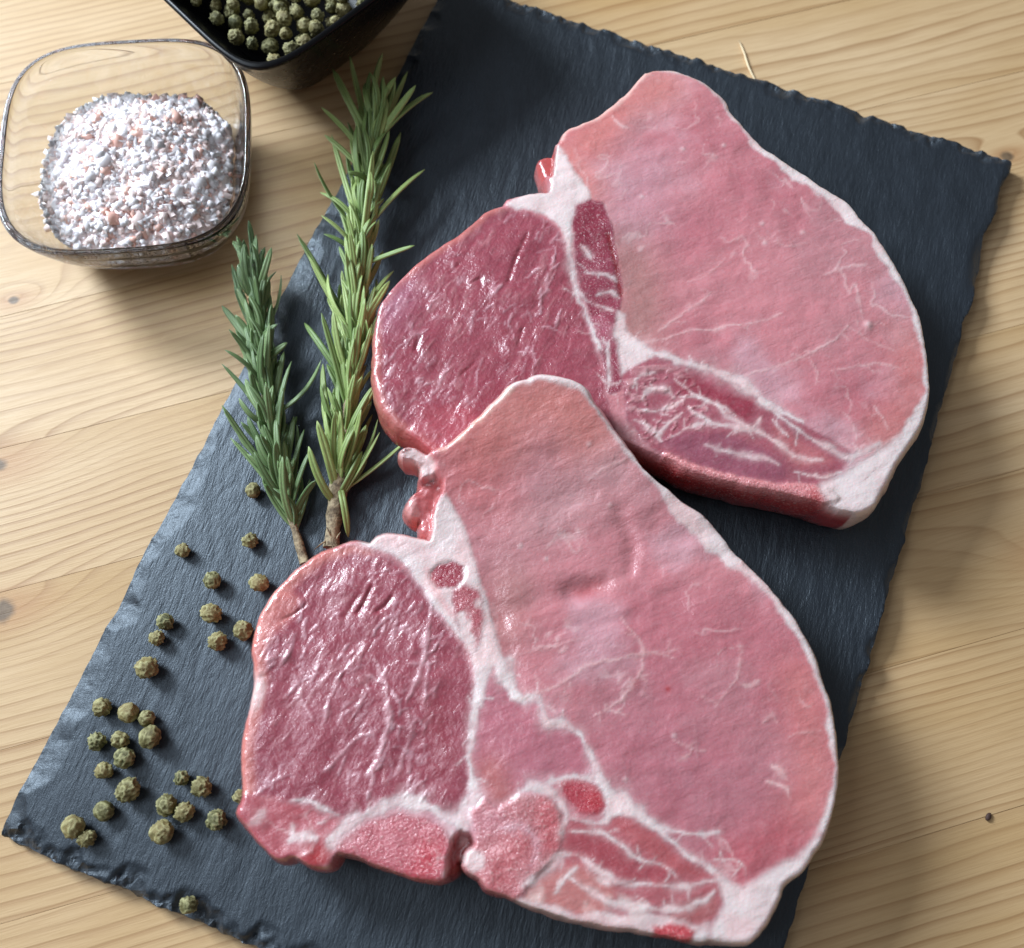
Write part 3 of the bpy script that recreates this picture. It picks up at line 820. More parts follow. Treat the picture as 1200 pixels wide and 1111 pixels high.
    hollow = c.poly([(530, 985), (540, 976), (552, 980), (556, 992), (544, 1000), (534, 1030), (524, 1034)], 3); c.paint(hollow, srgb(150, 44, 44), .9); c.z -= hollow * .004
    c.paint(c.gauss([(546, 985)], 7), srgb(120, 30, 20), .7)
    # chine: fat, marrow spot, red strip
    f1 = c.poly([(420, 637), (442, 628), (466, 624), (504, 630), (506, 606), (512, 590), (522, 580), (535, 600), (548, 634), (560, 665), (570, 705), (580, 740), (590, 775), (600, 800), (612, 818), (600, 822), (588, 800), (578, 780), (572, 800), (565, 830), (558, 800), (552, 770), (536, 745), (505, 704), (478, 664), (446, 645)], 3)
    c.fatty(f1, .0009)
    c.paint(c.gauss([(450, 634), (480, 640), (500, 650)], 10), srgb(236, 190, 190), .45)
    c.paint(c.poly([(506, 670), (514, 660), (530, 657), (543, 664), (545, 680), (535, 688), (512, 687)], 2.5), srgb(156, 48, 66)); mar = c.poly([(504, 670), (514, 658), (530, 655), (545, 664), (546, 682), (535, 690), (510, 688)], 2)
    c.region(mar, 7); c.por = np.maximum(c.por, mar * .5); c.z -= mar * .0004; c.fat *= 1 - mar
    st = c.poly([(530, 692), (546, 686), (562, 692), (566, 715), (566, 740), (560, 760), (549, 770), (540, 748), (534, 720)], 4); c.region(st, 8); st = st * sstep(-.35, .1, fbm(x * 260, y * 160, seed=231, octv=3))
    c.paint(st, srgb(176, 62, 78), .9); c.fat *= 1 - st; c.por = np.maximum(c.por, st * .7)
    c.paint(c.gauss([(500, 668), (515, 700), (530, 720)], 4), srgb(226, 150, 150), .5)
    c.fatty(c.line([(572, 745), (568, 780), (560, 820), (554, 860), (551, 890), (556, 925), (548, 955), (540, 968)], [14, 14, 9, 7, 8, 9, 14, 18]), .0006)
    c.fatty(c.line([(590, 780), (606, 818), (628, 819), (640, 846), (660, 847), (680, 864), (696, 898), (712, 924), (744, 952), (776, 972)], [20, 16, 9, 9, 8, 8, 11, 18, 16, 11]), .0005)
    c.fatty(c.line([(776, 972), (808, 976), (846, 975)], [8, 6, 3]), .0003, .8)
    c.fatty(c.line([(766, 966), (800, 998), (825, 1014), (848, 1030)], [9, 7, 9, 14]), .0004)
    # knuckle bone at the bottom
    kb = c.poly([(552, 948), (566, 936), (582, 946), (606, 932), (640, 934), (655, 950), (660, 972), (655, 998), (630, 1024), (605, 1056), (570, 1050), (560, 1034), (535, 1018), (545, 1000), (558, 985)], 3)
    c.paint(kb, srgb(206, 130, 134)); c.por = np.maximum(c.por, kb); c.region(kb, 2); c.z += kb * (.0004 + .0004 * fbm(x * 180, y * 180, seed=241, octv=3))
    c.paint(c.gauss([(640, 950), (648, 972), (645, 990)], 14), srgb(198, 76, 84), .6)
    c.paint(c.gauss([(608, 990), (590, 1010), (585, 1030)], 15), srgb(192, 84, 90), .6)
    c.paint(c.gauss([(560, 965), (580, 960)], 14), srgb(200, 130, 142), .5)
    c.paint(c.line([(588, 972), (608, 970), (624, 978), (628, 995), (620, 1015)], 9), srgb(222, 168, 176), .8)
    c.fatty(c.poly([(538, 1005), (552, 996), (566, 1002), (566, 1018), (552, 1022)], 3), .0008, .85, 4)
    c.fatty(c.line([(600, 934), (620, 924), (640, 926), (654, 938), (664, 956), (660, 975)], [6, 12, 16, 14, 11, 7]), .0004, .85)
    red = c.poly([(655, 918), (680, 914), (704, 926), (711, 940), (700, 952), (678, 950), (664, 936)], 3); c.paint(red, srgb(186, 70, 82)); c.region(red, 12); c.por = np.maximum(c.por, red * .6); c.paint(c.gauss([(697, 938)], 10), srgb(190, 40, 50), .6)
    c.fatty(c.line([(640, 916), (680, 912), (708, 922), (716, 938), (704, 954)], 6), .0004, .8)
    c.fatty(c.poly([(706, 918), (730, 940), (750, 956), (720, 958), (708, 968), (712, 945)], 4), .0004, .9)
    # small muscles along the near edge
    mus = c.poly([(664, 960), (704, 966), (716, 958), (738, 952), (770, 975), (800, 1002), (848, 1032), (842, 1060), (830, 1085), (780, 1086), (720, 1080), (660, 1068), (612, 1056), (630, 1026), (656, 1000)], 4) * (1 - c.fat) * (1 - kb)
    c.paint(mus, srgb(180, 100, 106)); c.region(mus, 5)
    c.paint(c.poly([(664, 982), (700, 980), (740, 1000), (790, 1026), (740, 1030), (690, 1004)], 5) * mus, srgb(162, 68, 78), .75)
    c.paint(c.poly([(720, 960), (740, 956), (800, 1008), (830, 1026), (800, 1022), (740, 985)], 4) * mus, srgb(180, 90, 94), .75)
    c.paint(c.poly([(612, 1056), (640, 1024), (680, 1015), (720, 1040), (700, 1075), (650, 1068)], 8) * mus, srgb(196, 128, 122), .8)
    c.paint(c.poly([(780, 1066), (836, 1050), (846, 1066), (800, 1086)], 5) * mus, srgb(176, 104, 104), .8)
    mot = sstep(.05, .4, fbm(x * 170, y * 170, seed=251, octv=3)) * mus * c.poly([(610, 1060), (650, 1030), (690, 1040), (760, 1060), (760, 1095), (640, 1080)], 8); c.paint(mot, srgb(240, 214, 206), .65)
    for l, w in (([(664, 956), (690, 962), (712, 964), (720, 950)], 5), ([(668, 975), (704, 976), (720, 986), (736, 996), (748, 1006), (776, 1012), (792, 1026)], 6), ([(656, 1000), (676, 1002), (692, 1014), (712, 1026), (720, 1032), (744, 1036), (800, 1038), (844, 1030)], 6),
                 ([(612, 1040), (640, 1018), (656, 1000)], 12), ([(664, 1028), (690, 1044), (712, 1056), (736, 1062), (784, 1066), (816, 1060), (836, 1044)], 8), ([(650, 1050), (660, 1030), (675, 1016)], 4), ([(700, 1030), (716, 1036)], 7), ([(700, 1066), (720, 1078), (750, 1084)], 7), ([(838, 1010), (860, 1008), (872, 1014), (860, 1026)], 3), ([(846, 1000), (850, 1012)], 3)):
        c.fatty(c.line(l, w), .0004, .8, 4)
    f = c.rim((836, 1103), (592, 1050), [16, 12, 10, 8, 6, 4]); c.fatty(f * (1 - kb), .0002, .7, 3)
    rs = c.poly([(765, 1086), (800, 1084), (812, 1092), (808, 1104), (785, 1108), (768, 1098)], 3); c.paint(rs, srgb(204, 48, 62), .9); c.region(rs, 9); c.por = np.maximum(c.por, rs); c.fat *= 1 - rs
    c.fatty(c.poly([(812, 1094), (826, 1092), (828, 1104), (812, 1106)], 2), .0006)
    blob = c.poly([(842, 1030), (870, 1040), (892, 1028), (912, 1012), (936, 1004), (960, 980), (980, 1000), (920, 1060), (884, 1120), (836, 1120), (832, 1095), (848, 1060)], 5); c.fatty(blob, .0005, .95, 3)
    # loin threads
    lm = (1 - ten) * (1 - mus) * (1 - kb) * (1 - c.fat) * (1 - tri)
    for l, w, k in (([(612, 818), (630, 812), (653, 803), (688, 781), (723, 772), (757, 768)], 3.2, .7), ([(728, 722), (740, 738), (752, 760), (752, 785), (744, 803), (730, 818), (714, 829), (697, 839)], 3.0, .6), ([(866, 751), (866, 775), (861, 794), (850, 812), (838, 826)], 2.6, .5),
                    ([(866, 800), (880, 802), (892, 796)], 4, .7), ([(896, 845), (905, 836), (912, 845)], 3, .5), ([(905, 898), (916, 902), (922, 912)], 6, .8), ([(900, 916), (912, 918), (924, 924), (926, 932)], 5, .8), ([(925, 865), (945, 858), (962, 858)], 2, .35), ([(790, 868), (812, 876), (830, 880)], 2.5, .5), ([(795, 892), (808, 880), (812, 870)], 2.5, .5),
                    ([(745, 768), (770, 764), (790, 770)], 3, .5), ([(688, 565), (712, 548), (735, 538)], 2.5, .5), ([(720, 835), (735, 838)], 2.5, .4), ([(600, 770), (640, 760), (690, 745)], 2, .3)):
        m = c.line(l, w); c.paint(m, srgb(240, 204, 200), k * .8); c.z += m * .00012
    c.paint(c.gauss([(783, 807)], 3), C_BLOOD, .8); c.paint(c.gauss([(744, 800)], 6), srgb(190, 70, 80), .4)
    marble(c, lm, 260, .42, 120)
    # folds where the chop bends over its neighbour, a thumb dent and creases
    for l, w, d in (([(727, 600), (738, 625), (741, 650), (738, 672)], 6, .0013), ([(672, 694), (690, 688), (708, 684)], 8, .0022), ([(575, 660), (582, 720), (604, 785)], 9, .0012), ([(580, 610), (650, 590), (730, 555)], 13, .0009), ([(600, 665), (660, 640), (720, 610)], 12, .0010),
                    ([(590, 720), (640, 700), (690, 690)], 9, .0012), ([(750, 640), (800, 630), (835, 620)], 8, .0009), ([(760, 665), (800, 655), (850, 650)], 7, .0006), ([(640, 540), (700, 515)], 12, .0006), ([(780, 700), (800, 690)], 7, .0006), ([(752, 690), (748, 740), (755, 790)], 7, .0005), ([(640, 740), (700, 730), (740, 725)], 6, .0006)):
        c.z -= c.gauss(l, w * 1.5) * d * .5
    c.paint(c.gauss([(680, 693), (700, 687)], 7), srgb(176, 84, 88), .6)
    for p in ((715, 592), (700, 470), (610, 640), (790, 862), (733, 913), (640, 655), (690, 520)):
        c.z += c.gauss([p], 2.2) * .0002; c.paint(c.gauss([p], 2.6), C_FAT, .5)
    # rim of fat
    f = c.rim((560, 489), (960, 990), [2, 5, 7, 7, 4, 4, 8, 15, 19, 15, 12, 9, 8, 9, 8, 6, 6, 9]); c.fatty(f, .0003, .92, 3)
    c.paint(c.rim((512, 527), (600, 450), [6, 6, 8]), srgb(240, 196, 178), .7)
    fl = c.poly([(466, 594), (480, 575), (494, 560), (508, 555), (516, 565), (512, 585), (506, 605), (503, 632), (490, 625), (484, 605)], 3); c.paint(fl, srgb(190, 96, 96), .8); c.paint(fl * sstep(-.05, .3, fbm(x * 260, y * 200, seed=271, octv=3)), srgb(226, 176, 172), .55); c.z -= fl * (.004 + .0012 * fbm(x * 300, y * 300, seed=272, octv=3)); c.ten = np.maximum(c.ten, fl * .5)
    nub = c.poly([(466, 530), (480, 522), (500, 530), (508, 540), (505, 560), (494, 556), (490, 542)], 3); c.fatty(nub, .0, .85); c.z -= nub * .002
    fs = c.rim((288, 850), (300, 780), [8, 10, 8], 4.0, .45); c.fatty(fs, .0, .6, 3)
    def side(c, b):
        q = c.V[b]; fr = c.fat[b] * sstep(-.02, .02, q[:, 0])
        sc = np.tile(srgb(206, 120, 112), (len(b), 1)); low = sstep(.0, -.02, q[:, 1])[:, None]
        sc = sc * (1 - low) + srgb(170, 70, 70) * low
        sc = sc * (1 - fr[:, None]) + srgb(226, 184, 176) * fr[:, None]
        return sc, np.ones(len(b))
    return c.build('pork_chop', PARTS, 'raw bone-in pork chop whose tip leans up over the edge of the other chop', 'raw pork chops', side, .0011)
chop_near()

# ------------------------------------------------------------------ peppercorns
def pepper_material():
    m = NT('dried_green_peppercorn')
    p = m.obj(); r = m.rand()
    a = m.mix(r, srgb(92, 94, 52), srgb(172, 154, 102)); b = m.mix(r, srgb(44, 44, 26), srgb(84, 72, 44))
    n = m.noise(p, 330, 4, .6); n2 = m.noise(p, 1500, 3, .6)
    c = m.mix(m.ramp(n, [(.38, 0), (.62, 1)]), b, a)
    c = m.mix(m.math('MULTIPLY', m.attr('ridge'), .66), c, srgb(198, 194, 142))  # ridge skin is paler, with highlights painted into its colour
    return m.set(Base__Color=c, Roughness=.52, Specular__IOR__Level=.4, Normal=m.bump(n2, .5, .00025))
pepper_mat = pepper_material()
def pepper_mesh(seed):
    g = np.random.default_rng(seed)
    bm = bmesh.new(); bmesh.ops.create_icosphere(bm, subdivisions=4, radius=1.0)
    V = np.array([v.co[:] for v in bm.verts]); F = [[v.index for v in f.verts] for f in bm.faces]; bm.free()
    d = V / np.linalg.norm(V, axis=1, keepdims=True)
    o = g.uniform(0, 50, 3); q = d * 1.0 + o
    wq = .35 * np.stack([fbm(q[:, 0] * 1.7 + k * 9, q[:, 1] * 1.7, q[:, 2] * 1.7, seed=seed + k, octv=2) for k in range(3)], 1)
    q = q + wq
    r1 = np.clip(1 - np.abs(fbm(q[:, 0] * 1.9, q[:, 1] * 1.9, q[:, 2] * 1.9, seed=seed, octv=1)) * 3.6, 0, 1)
    r2 = np.clip(1 - np.abs(fbm(q[:, 0] * 4.0, q[:, 1] * 4.0, q[:, 2] * 4.0, seed=seed + 4, octv=1)) * 3.2, 0, 1)
    low = fbm(d[:, 0] * 1.6 + seed * 3, d[:, 1] * 1.6, d[:, 2] * 1.6, seed=seed, octv=2)
    dep = g.uniform(.5, 1.9)
    ridge = np.clip(r1 + .4 * r2, 0, 1)
    r = 1 + dep * (.17 * r1 + .065 * r2) + .07 * low
    for _ in range(int(g.integers(1, 4))):                      # sunken pits with a raised lip
        pit = g.normal(size=3); pit /= np.linalg.norm(pit); a = np.arccos(np.clip(d @ pit, -1, 1)) + .12 * fbm(d[:, 0] * 4, d[:, 1] * 4, d[:, 2] * 4, seed=seed + 6)
        sz = g.uniform(.16, .32); r -= g.uniform(.18, .36) * np.exp(-(a / sz) ** 2); r += .06 * np.exp(-((a - sz * 1.7) / .12) ** 2)
    P = d * r[:, None] * np.array([1, 1, g.uniform(.86, 1.0)]); P /= np.abs(P[:, :2]).max()
    P = P * .5                                                  # unit diameter
    me = np_mesh('peppercorn', P, F, {'ridge': ridge}); me.materials.append(pepper_mat)
    return me, -P[:, 2].min()
PEP = [pepper_mesh(300 + i) for i in range(14)]
def put_pepper(xy, z, dia, label, group, k=None, tilt=1.0):
    me, _ = PEP[random.randrange(len(PEP)) if k is None else k]
    o = link('peppercorn', me); o.scale = (dia, dia, dia)
    o.rotation_euler = (random.uniform(-1, 1) * tilt * 3.1, random.uniform(-1, 1) * tilt * 1.5, random.uniform(0, 6.28))
    M = o.rotation_euler.to_matrix()
    co = np.empty(len(me.vertices) * 3); me.vertices.foreach_get('co', co)
    low = (co.reshape(-1, 3) @ np.array(M)[2]).min() * dia if z is not None else 0
    o.location = (xy[0], xy[1], z - low)
    tag(o, label, 'peppercorn', group); return o
G1 = 'green peppercorns scattered on the slate'
SPOTS = [((297, 575), 20, 'green peppercorn half hidden under the lowest needles of the small rosemary sprig'),
         ((293, 633), 22, 'green peppercorn just beside the bare stem of the small rosemary sprig'),
         ((214, 645), 19, 'small smooth peppercorn alone near the long left edge of the slate'),
         ((249, 680), 23, 'dark wrinkled peppercorn between the lone smooth one and the near chop'),
         ((304, 683), 26, 'plump pale peppercorn beside the near chop, below the rosemary stems'),
         ((248, 719), 27, 'large peppercorn with a hollow ring-like pit'),
         ((194, 729), 23, 'darker peppercorn of the touching pair near the long slate edge'),
         ((184, 748), 21, 'paler peppercorn of the touching pair near the long slate edge'),
         ((285, 739), 24, 'peppercorn nearly touching the upper curve of the near chop'),
         ((255, 752), 25, 'pitted peppercorn next to the one that nearly touches the chop'),
         ((172, 783), 28, 'big yellowish oval peppercorn alone between the pair and the dense cluster'),
         ((120, 829), 23, 'smooth dark green peppercorn at the slate-edge end of the dense cluster'),
         ((151, 835), 24, 'brownish peppercorn at the top of the dense cluster beside a small one'),
         ((172, 842), 20, 'small peppercorn wedged between two larger ones in the dense cluster'),
         ((176, 864), 27, 'dark hollow peppercorn on the chop side of the dense cluster'),
         ((114, 869), 24, 'wrinkled peppercorn at the slate-edge side of the dense cluster'),
         ((141, 867), 23, 'cracked peppercorn in the middle of the dense cluster'),
         ((146, 888), 26, 'smooth round peppercorn touching the cracked one in the dense cluster'),
         ((122, 903), 23, 'peppercorn just below the dense cluster toward the slate edge'),
         ((150, 926), 30, 'largest peppercorn, deeply wrinkled, below the dense cluster'),
         ((213, 912), 19, 'small pale peppercorn beside a larger one in the loose group near the chop'),
         ((236, 922), 27, 'large two-tone peppercorn beside the small pale one near the chop'),
         ((196, 943), 24, 'pale crinkled peppercorn of the touching pair in the loose group'),
         ((216, 952), 25, 'peppercorn with a pale scar, of the touching pair in the loose group'),
         ((282, 934), 18, 'tiny tan peppercorn pressed against the side of the near chop'),
         ((254, 961), 24, 'peppercorn between the loose group and the corner of the near chop'),
         ((122, 950), 23, 'single peppercorn between the largest one and the corner pair'),
         ((190, 975), 27, 'round dark peppercorn lowest in the loose group near the chop'),
         ((87, 969), 26, 'crinkled peppercorn of the pair by the slate corner'),
         ((102, 983), 23, 'smooth green peppercorn of the pair by the slate corner'),
         ((219, 1061), 22, 'lone grey-green peppercorn at the rough chipped near edge of the slate')]
for i, (p, d, lab) in enumerate(SPOTS):
    dia = d * .000245 * .97
    q = ground([p], ZS + dia * .45)[0]
    zz = ZS - (.0018 if i == 30 else 0)
    put_pepper(q, zz + .0001, dia, lab, G1, k=i % len(PEP))

# ------------------------------------------------------------------ superellipse dishes
def super_ring(a, n, seg, rot=0.0, c=(0, 0)):
    th = np.arange(seg) * 2 * math.pi / seg
    ct, st = np.cos(th), np.sin(th)
    r = a / (np.abs(ct) ** n + np.abs(st) ** n) ** (1 / n)
    x, y = r * ct, r * st
    return np.stack([c[0] + x * math.cos(rot) - y * math.sin(rot), c[1] + x * math.sin(rot) + y * math.cos(rot)], 1)
def dish_mesh(name, profile, seg, rot):
    """profile: (half width, exponent, z); first and last rings are capped"""
    vs = []; fs = []
    for a, n, z in profile: r = super_ring(a, n, seg, rot); vs += [(x, y, z) for x, y in r]
    for i in range(len(profile) - 1):
        for k in range(seg):
            k2 = (k + 1) % seg; fs.append([i * seg + k, i * seg + k2, (i + 1) * seg + k2, (i + 1) * seg + k])
    L = len(profile)
    b = len(vs); vs.append((0, 0, profile[0][2])); vs.append((0, 0, profile[-1][2]))
    for k in range(seg):
        fs.append([b, (k + 1) % seg, k]); fs.append([b + 1, (L - 1) * seg + k, (L - 1) * seg + (k + 1) % seg])
    return np_mesh(name, vs, fs)

def spline_profile(pts, k=6):
    p = np.array(pts, float); t = np.arange(len(p)); out = []
    q = catmull(p, 1e9, False)
    for i in range(len(p) - 1):
        a, b, c, d = p[max(i - 1, 0)], p[i], p[i + 1], p[min(i + 2, len(p) - 1)]
        for s in np.arange(k) / k:
            out.append(0.5 * ((2 * b) + (c - a) * s + (2 * a - 5 * b + 4 * c - d) * s * s + (-a + 3 * b - 3 * c + d) * s ** 3))
    out.append(p[-1]); return [tuple(o) for o in out]

# glass bowl with pink salt
BOWL = np.array([-.1146, .1868]); BH = .030; BA = .0372
gm = NT('clear_glass')
glass = gm.set(Base__Color=(.97, .985, .98), Roughness=.0, IOR=1.46, Transmission__Weight=1.0)
prof = spline_profile([(.0195, 2.5, .0006), (.0225, 2.6, .0002), (.0255, 2.7, .0022), (.0300, 2.9, .0085), (.0340, 3.1, .0170), (.0362, 3.3, .0245), (.0370, 3.4, .0290), (.0367, 3.4, .0304), (.0356, 3.4, .0304),
                       (.0349, 3.4, .0287), (.0334, 3.3, .0235), (.0300, 3.1, .0165), (.0255, 2.8, .0105), (.0205, 2.6, .0082), (.0120, 2.3, .0076)], 4)
bo = link('glass_bowl', dish_mesh('glass_bowl', prof, 128, 0), glass, None, (BOWL[0], BOWL[1], .0003))
bo.rotation_euler = (0, 0, R(4))
tag(bo, 'clear rounded square glass bowl holding pink salt on the bare table', 'bowl')

def salt():
    g = np.random.default_rng(11)
    c = ground([(152, 190)], .019)[0]
    Rx = .0300
    def hz(x, y):
        r = (np.abs(x / Rx) ** 2.6 + np.abs(y / Rx) ** 2.6) ** (1 / 2.6)
        return np.where(r < 1, 0.0125 + .0092 * (1 - r ** 2.4), .0125 * np.clip(1.6 - r * .6, 0, 1)) + .0016 * fbm(x * 120, y * 120, seed=15, octv=2), r
    vs = []; fs = []; cols = []
    # inner heap
    seg, nr = 72, 16
    for i in range(nr + 1):
        rr = super_ring(Rx * .98 * max(i, .01) / nr, 2.6, seg)
        z, _ = hz(rr[:, 0], rr[:, 1])
        vs += [(rr[k, 0], rr[k, 1], z[k] - .0007) for k in range(seg)]; cols += [srgb(250, 232, 228)] * seg
    b0 = len(vs); rr = super_ring(.0190, 2.5, seg)
    vs += [(x, y, .0088) for x, y in rr]; cols += [srgb(250, 232, 228)] * seg
    for i in range(nr + 1):
        for k in range(seg): k2 = (k + 1) % seg; fs.append([i * seg + k, i * seg + k2, (i + 1) * seg + k2, (i + 1) * seg + k])
    # crystals: irregular broken prisms
    N = 7600
    cub = np.array([(x, y, z) for x in (-1, 1) for y in (-1, 1) for z in (-1, 1)], float)
    cf = [(0, 1, 3, 2), (4, 6, 7, 5), (0, 4, 5, 1), (2, 3, 7, 6), (0, 2, 6, 4), (1, 5, 7, 3)]
    for i in range(N):
        while True:
            x, y = g.uniform(-Rx, Rx, 2); z, r = hz(np.array([x]), np.array([y])); z, r = z[0], r[0]
            if r < 1.0: break
        s = .00048 + .0009 * g.random() ** 2.2
        if g.random() < .03: s *= 1.5
        q = cub * s * np.array([g.uniform(.6, 1.4), g.uniform(.6, 1.2), g.uniform(.45, 1.0)]) * (1 + g.uniform(-.38, .25, (8, 1)))
        q = q @ np.array(Matrix.Rotation(g.uniform(0, 6.3), 3, Vector(g.normal(size=3)).normalized()))
        wall = max(0, r - .72) * 4
        zz = z - .0004 + g.uniform(-.0007, .0007) - wall * g.uniform(0, .0045)
        q += (x, y, max(zz, .0100))
        b = len(vs); vs += [tuple(v) for v in q]; fs += [[b + k for k in f] for f in cf]
        pk = fbm(np.array([x * 110]), np.array([y * 110]), seed=19, octv=2)[0]
        t = g.random()
        if t < .06 + .16 * max(0, pk): col = srgb(240, 192, 178)
        elif t < .24 + .45 * max(0, pk + .1): col = srgb(246, 222, 217)
        else: col = srgb(247, 240, 243)
        cols += [col] * 8
    me = np_mesh('pink_salt', vs, fs, None, {'Col': np.array(cols)})
    sm = np.ones(len(me.polygons), bool); sm[(nr + 1) * seg:] = rng.random(len(me.polygons) - (nr + 1) * seg) < .85
    me.polygons.foreach_set('use_smooth', sm)
    m = NT('rock_salt')
    mat = m.set(Base__Color=m.attr('Col', 'Color'), Roughness=.25, IOR=1.5, Transmission__Weight=.0, Specular__IOR__Level=.5,
                Subsurface__Weight=.25, Subsurface__Radius=(1, .9, .88), Subsurface__Scale=.0012)
    o = link('pink_salt', me, mat, None, (c[0], c[1], .0006))
    tag(o, 'heap of coarse pink and white rock salt in the glass bowl', 'salt', None, 'stuff')
salt()

# black dish
DC = ground([(304, 78)], .0450)[0] + np.array([.001, .0513]); DR = R(43.5)
bk = NT('black_glaze')
black = bk.set(Base__Color=(.004, .004, .005), Roughness=bk.math('MULTIPLY_ADD', bk.noise(bk.pos(), 300, 3), .12, .22), Specular__IOR__Level=.22)
dp = [(a * 1.15, n * 1.1, z * 1.49) for a, n, z in spline_profile([(.0150, 4, .0004), (.0165, 4, .0002), (.0185, 4, .0018), (.0248, 4.5, .0100), (.0305, 5, .0190), (.0346, 5.2, .0270), (.0360, 5.3, .0296), (.0357, 5.3, .0303), (.0346, 5.3, .0302), (.0334, 5.2, .0275), (.0290, 5, .0190), (.0232, 4.5, .0105), (.0175, 4, .0045), (.012, 4, .003)], 4)]
do = link('black_dish', dish_mesh('black_dish', dp, 144, 0), black, None, (DC[0], DC[1], .0003)); do.rotation_euler = (0, 0, DR)
tag(do, 'glossy black square dish filled with dried green peppercorns', 'dish')

G2 = 'green peppercorns in the black dish'
LAB2 = 'dried green peppercorn among those filling the black dish'
fr_b = np.array([math.cos(DR), math.sin(DR)]); fr_c = np.array([-math.sin(DR), math.cos(DR)])
for layer, (zz, half) in enumerate(((.0130, .0195), (.0175, .0235), (.0218, .0275))):
    st = .0059; k = int(half / st)
    for i in range(-k - 1, k + 2):
        for j in range(-k - 1, k + 2):
            a = (i + .5 * (j % 2) + .25 * layer) * st + random.uniform(-.0011, .0011); b = (j * .9 + .4 * layer) * st + random.uniform(-.0011, .0011)
            if (abs(a) ** 5 + abs(b) ** 5) ** .2 > half: continue
            q = DC + fr_b * a + fr_c * b
            if q[1] > .2540 or (layer == 0 and (j + i) % 2 == 0): continue
            if layer == 2 and random.random() < .30: continue
            put_pepper(q, zz + random.uniform(-.0006, .0010), random.uniform(.0038, .0058), LAB2, G2)

# ------------------------------------------------------------------ rosemary
def leaf_material(a1, a2, a3):
    m = NT('rosemary_leaf')
    r = m.rand(); side = m.attr('under'); mid = m.attr('mid'); p = m.obj()
    n = m.noise(m.mapping(p, scale=(3, 30, 30)), 6.0, 3, .6)
    yel = m.attr('tint')
    g1 = m.mix(r, a1, a2)
    c = m.mix(m.ramp(n, [(.35, 0), (.7, 1)]), g1, a3)
    c = m.mix(m.math('MULTIPLY', mid, .35), c, srgb(164, 180, 130))
    c = m.mix(m.math('MULTIPLY', side, .8), c, srgb(176, 190, 160))
    m.l(m.math('MULTIPLY_ADD', n, .2, .36), m.b.inputs['Roughness'])
    return m.set(Base__Color=c, Specular__IOR__Level=.45, Normal=m.bump(n, .3, .0002), Subsurface__Weight=.12, Subsurface__Scale=.001, Subsurface__Radius=(.5, 1, .3))
def leaf_mesh(seed, bend, width, leaf_mat):
    """unit-length needle along +X: curled-under margins, grooved midrib"""
    g = np.random.default_rng(seed); nx = 13
    cs = [(-1.0, -.30, .75, 0), (-1.06, .12, .1, 0), (-.62, .46, 0, .25), (-.16, .40, 0, .3), (0, .24, 0, 1), (.16, .40, 0, .3), (.62, .46, 0, .25), (1.06, .12, .1, 0), (1.0, -.30, .75, 0), (.45, -.22, 1, 0), (0, -.48, 1, .6), (-.45, -.22, 1, 0)]
    vs = []; und = []; mid = []; fs = []
    sway = g.uniform(-.05, .05)
    for i in range(nx):
        t = i / (nx - 1)
        w = width * (.42 + .58 * sstep(0, .22, np.array(t))) * (1 - .12 * t) * math.sqrt(max(0, 1 - max(0, (t - .62) / .38) ** 2.4) + .012)
        for y, z, u, md in cs:
            vs.append((t, y * w + sway * math.sin(math.pi * t), z * w * .9 + bend * (4 * t * (1 - t)) * .25)); und.append(u); mid.append(md)
    k = len(cs)
    for i in range(nx - 1):
        for j in range(k): j2 = (j + 1) % k; fs.append([i * k + j, (i + 1) * k + j, (i + 1) * k + j2, i * k + j2])
    fs.append(list(range(k))); fs.append([(nx - 1) * k + j for j in reversed(range(k))])
    me = np_mesh('leaf', vs, fs, {'under': und, 'mid': mid})
    if leaf_mat: me.materials.append(leaf_mat)
    return me
_shapes = [(.25, .050), (-.25, .055), (.5, .050), (.1, .058), (-.5, .046), (.35, .060), (.7, .050), (-.1, .052)]
DARK_NEEDLES = [leaf_mesh(400 + i, b, w, leaf_material(srgb(52, 80, 42), srgb(132, 154, 104), srgb(88, 116, 70)) if i == 0 else None) for i, (b, w) in enumerate(_shapes)]
BRIGHT_NEEDLES = [leaf_mesh(500 + i, b, w, leaf_material(srgb(66, 92, 36), srgb(182, 196, 122), srgb(118, 146, 76)) if i == 0 else None) for i, (b, w) in enumerate(_shapes)]
for grp in (DARK_NEEDLES, BRIGHT_NEEDLES):
    for me in grp[1:]: me.materials.append(grp[0].materials[0])

def bark_material():
    m = NT('rosemary_stem'); p = m.pos()
    n = m.noise(p, 700, 4, .65)
    c = m.mix(m.ramp(n, [(.35, 0), (.65, 1)]), srgb(92, 76, 58), srgb(176, 158, 126))
    return m.set(Base__Color=c, Roughness=.75, Normal=m.bump(n, .8, .0006))
bark = bark_material()

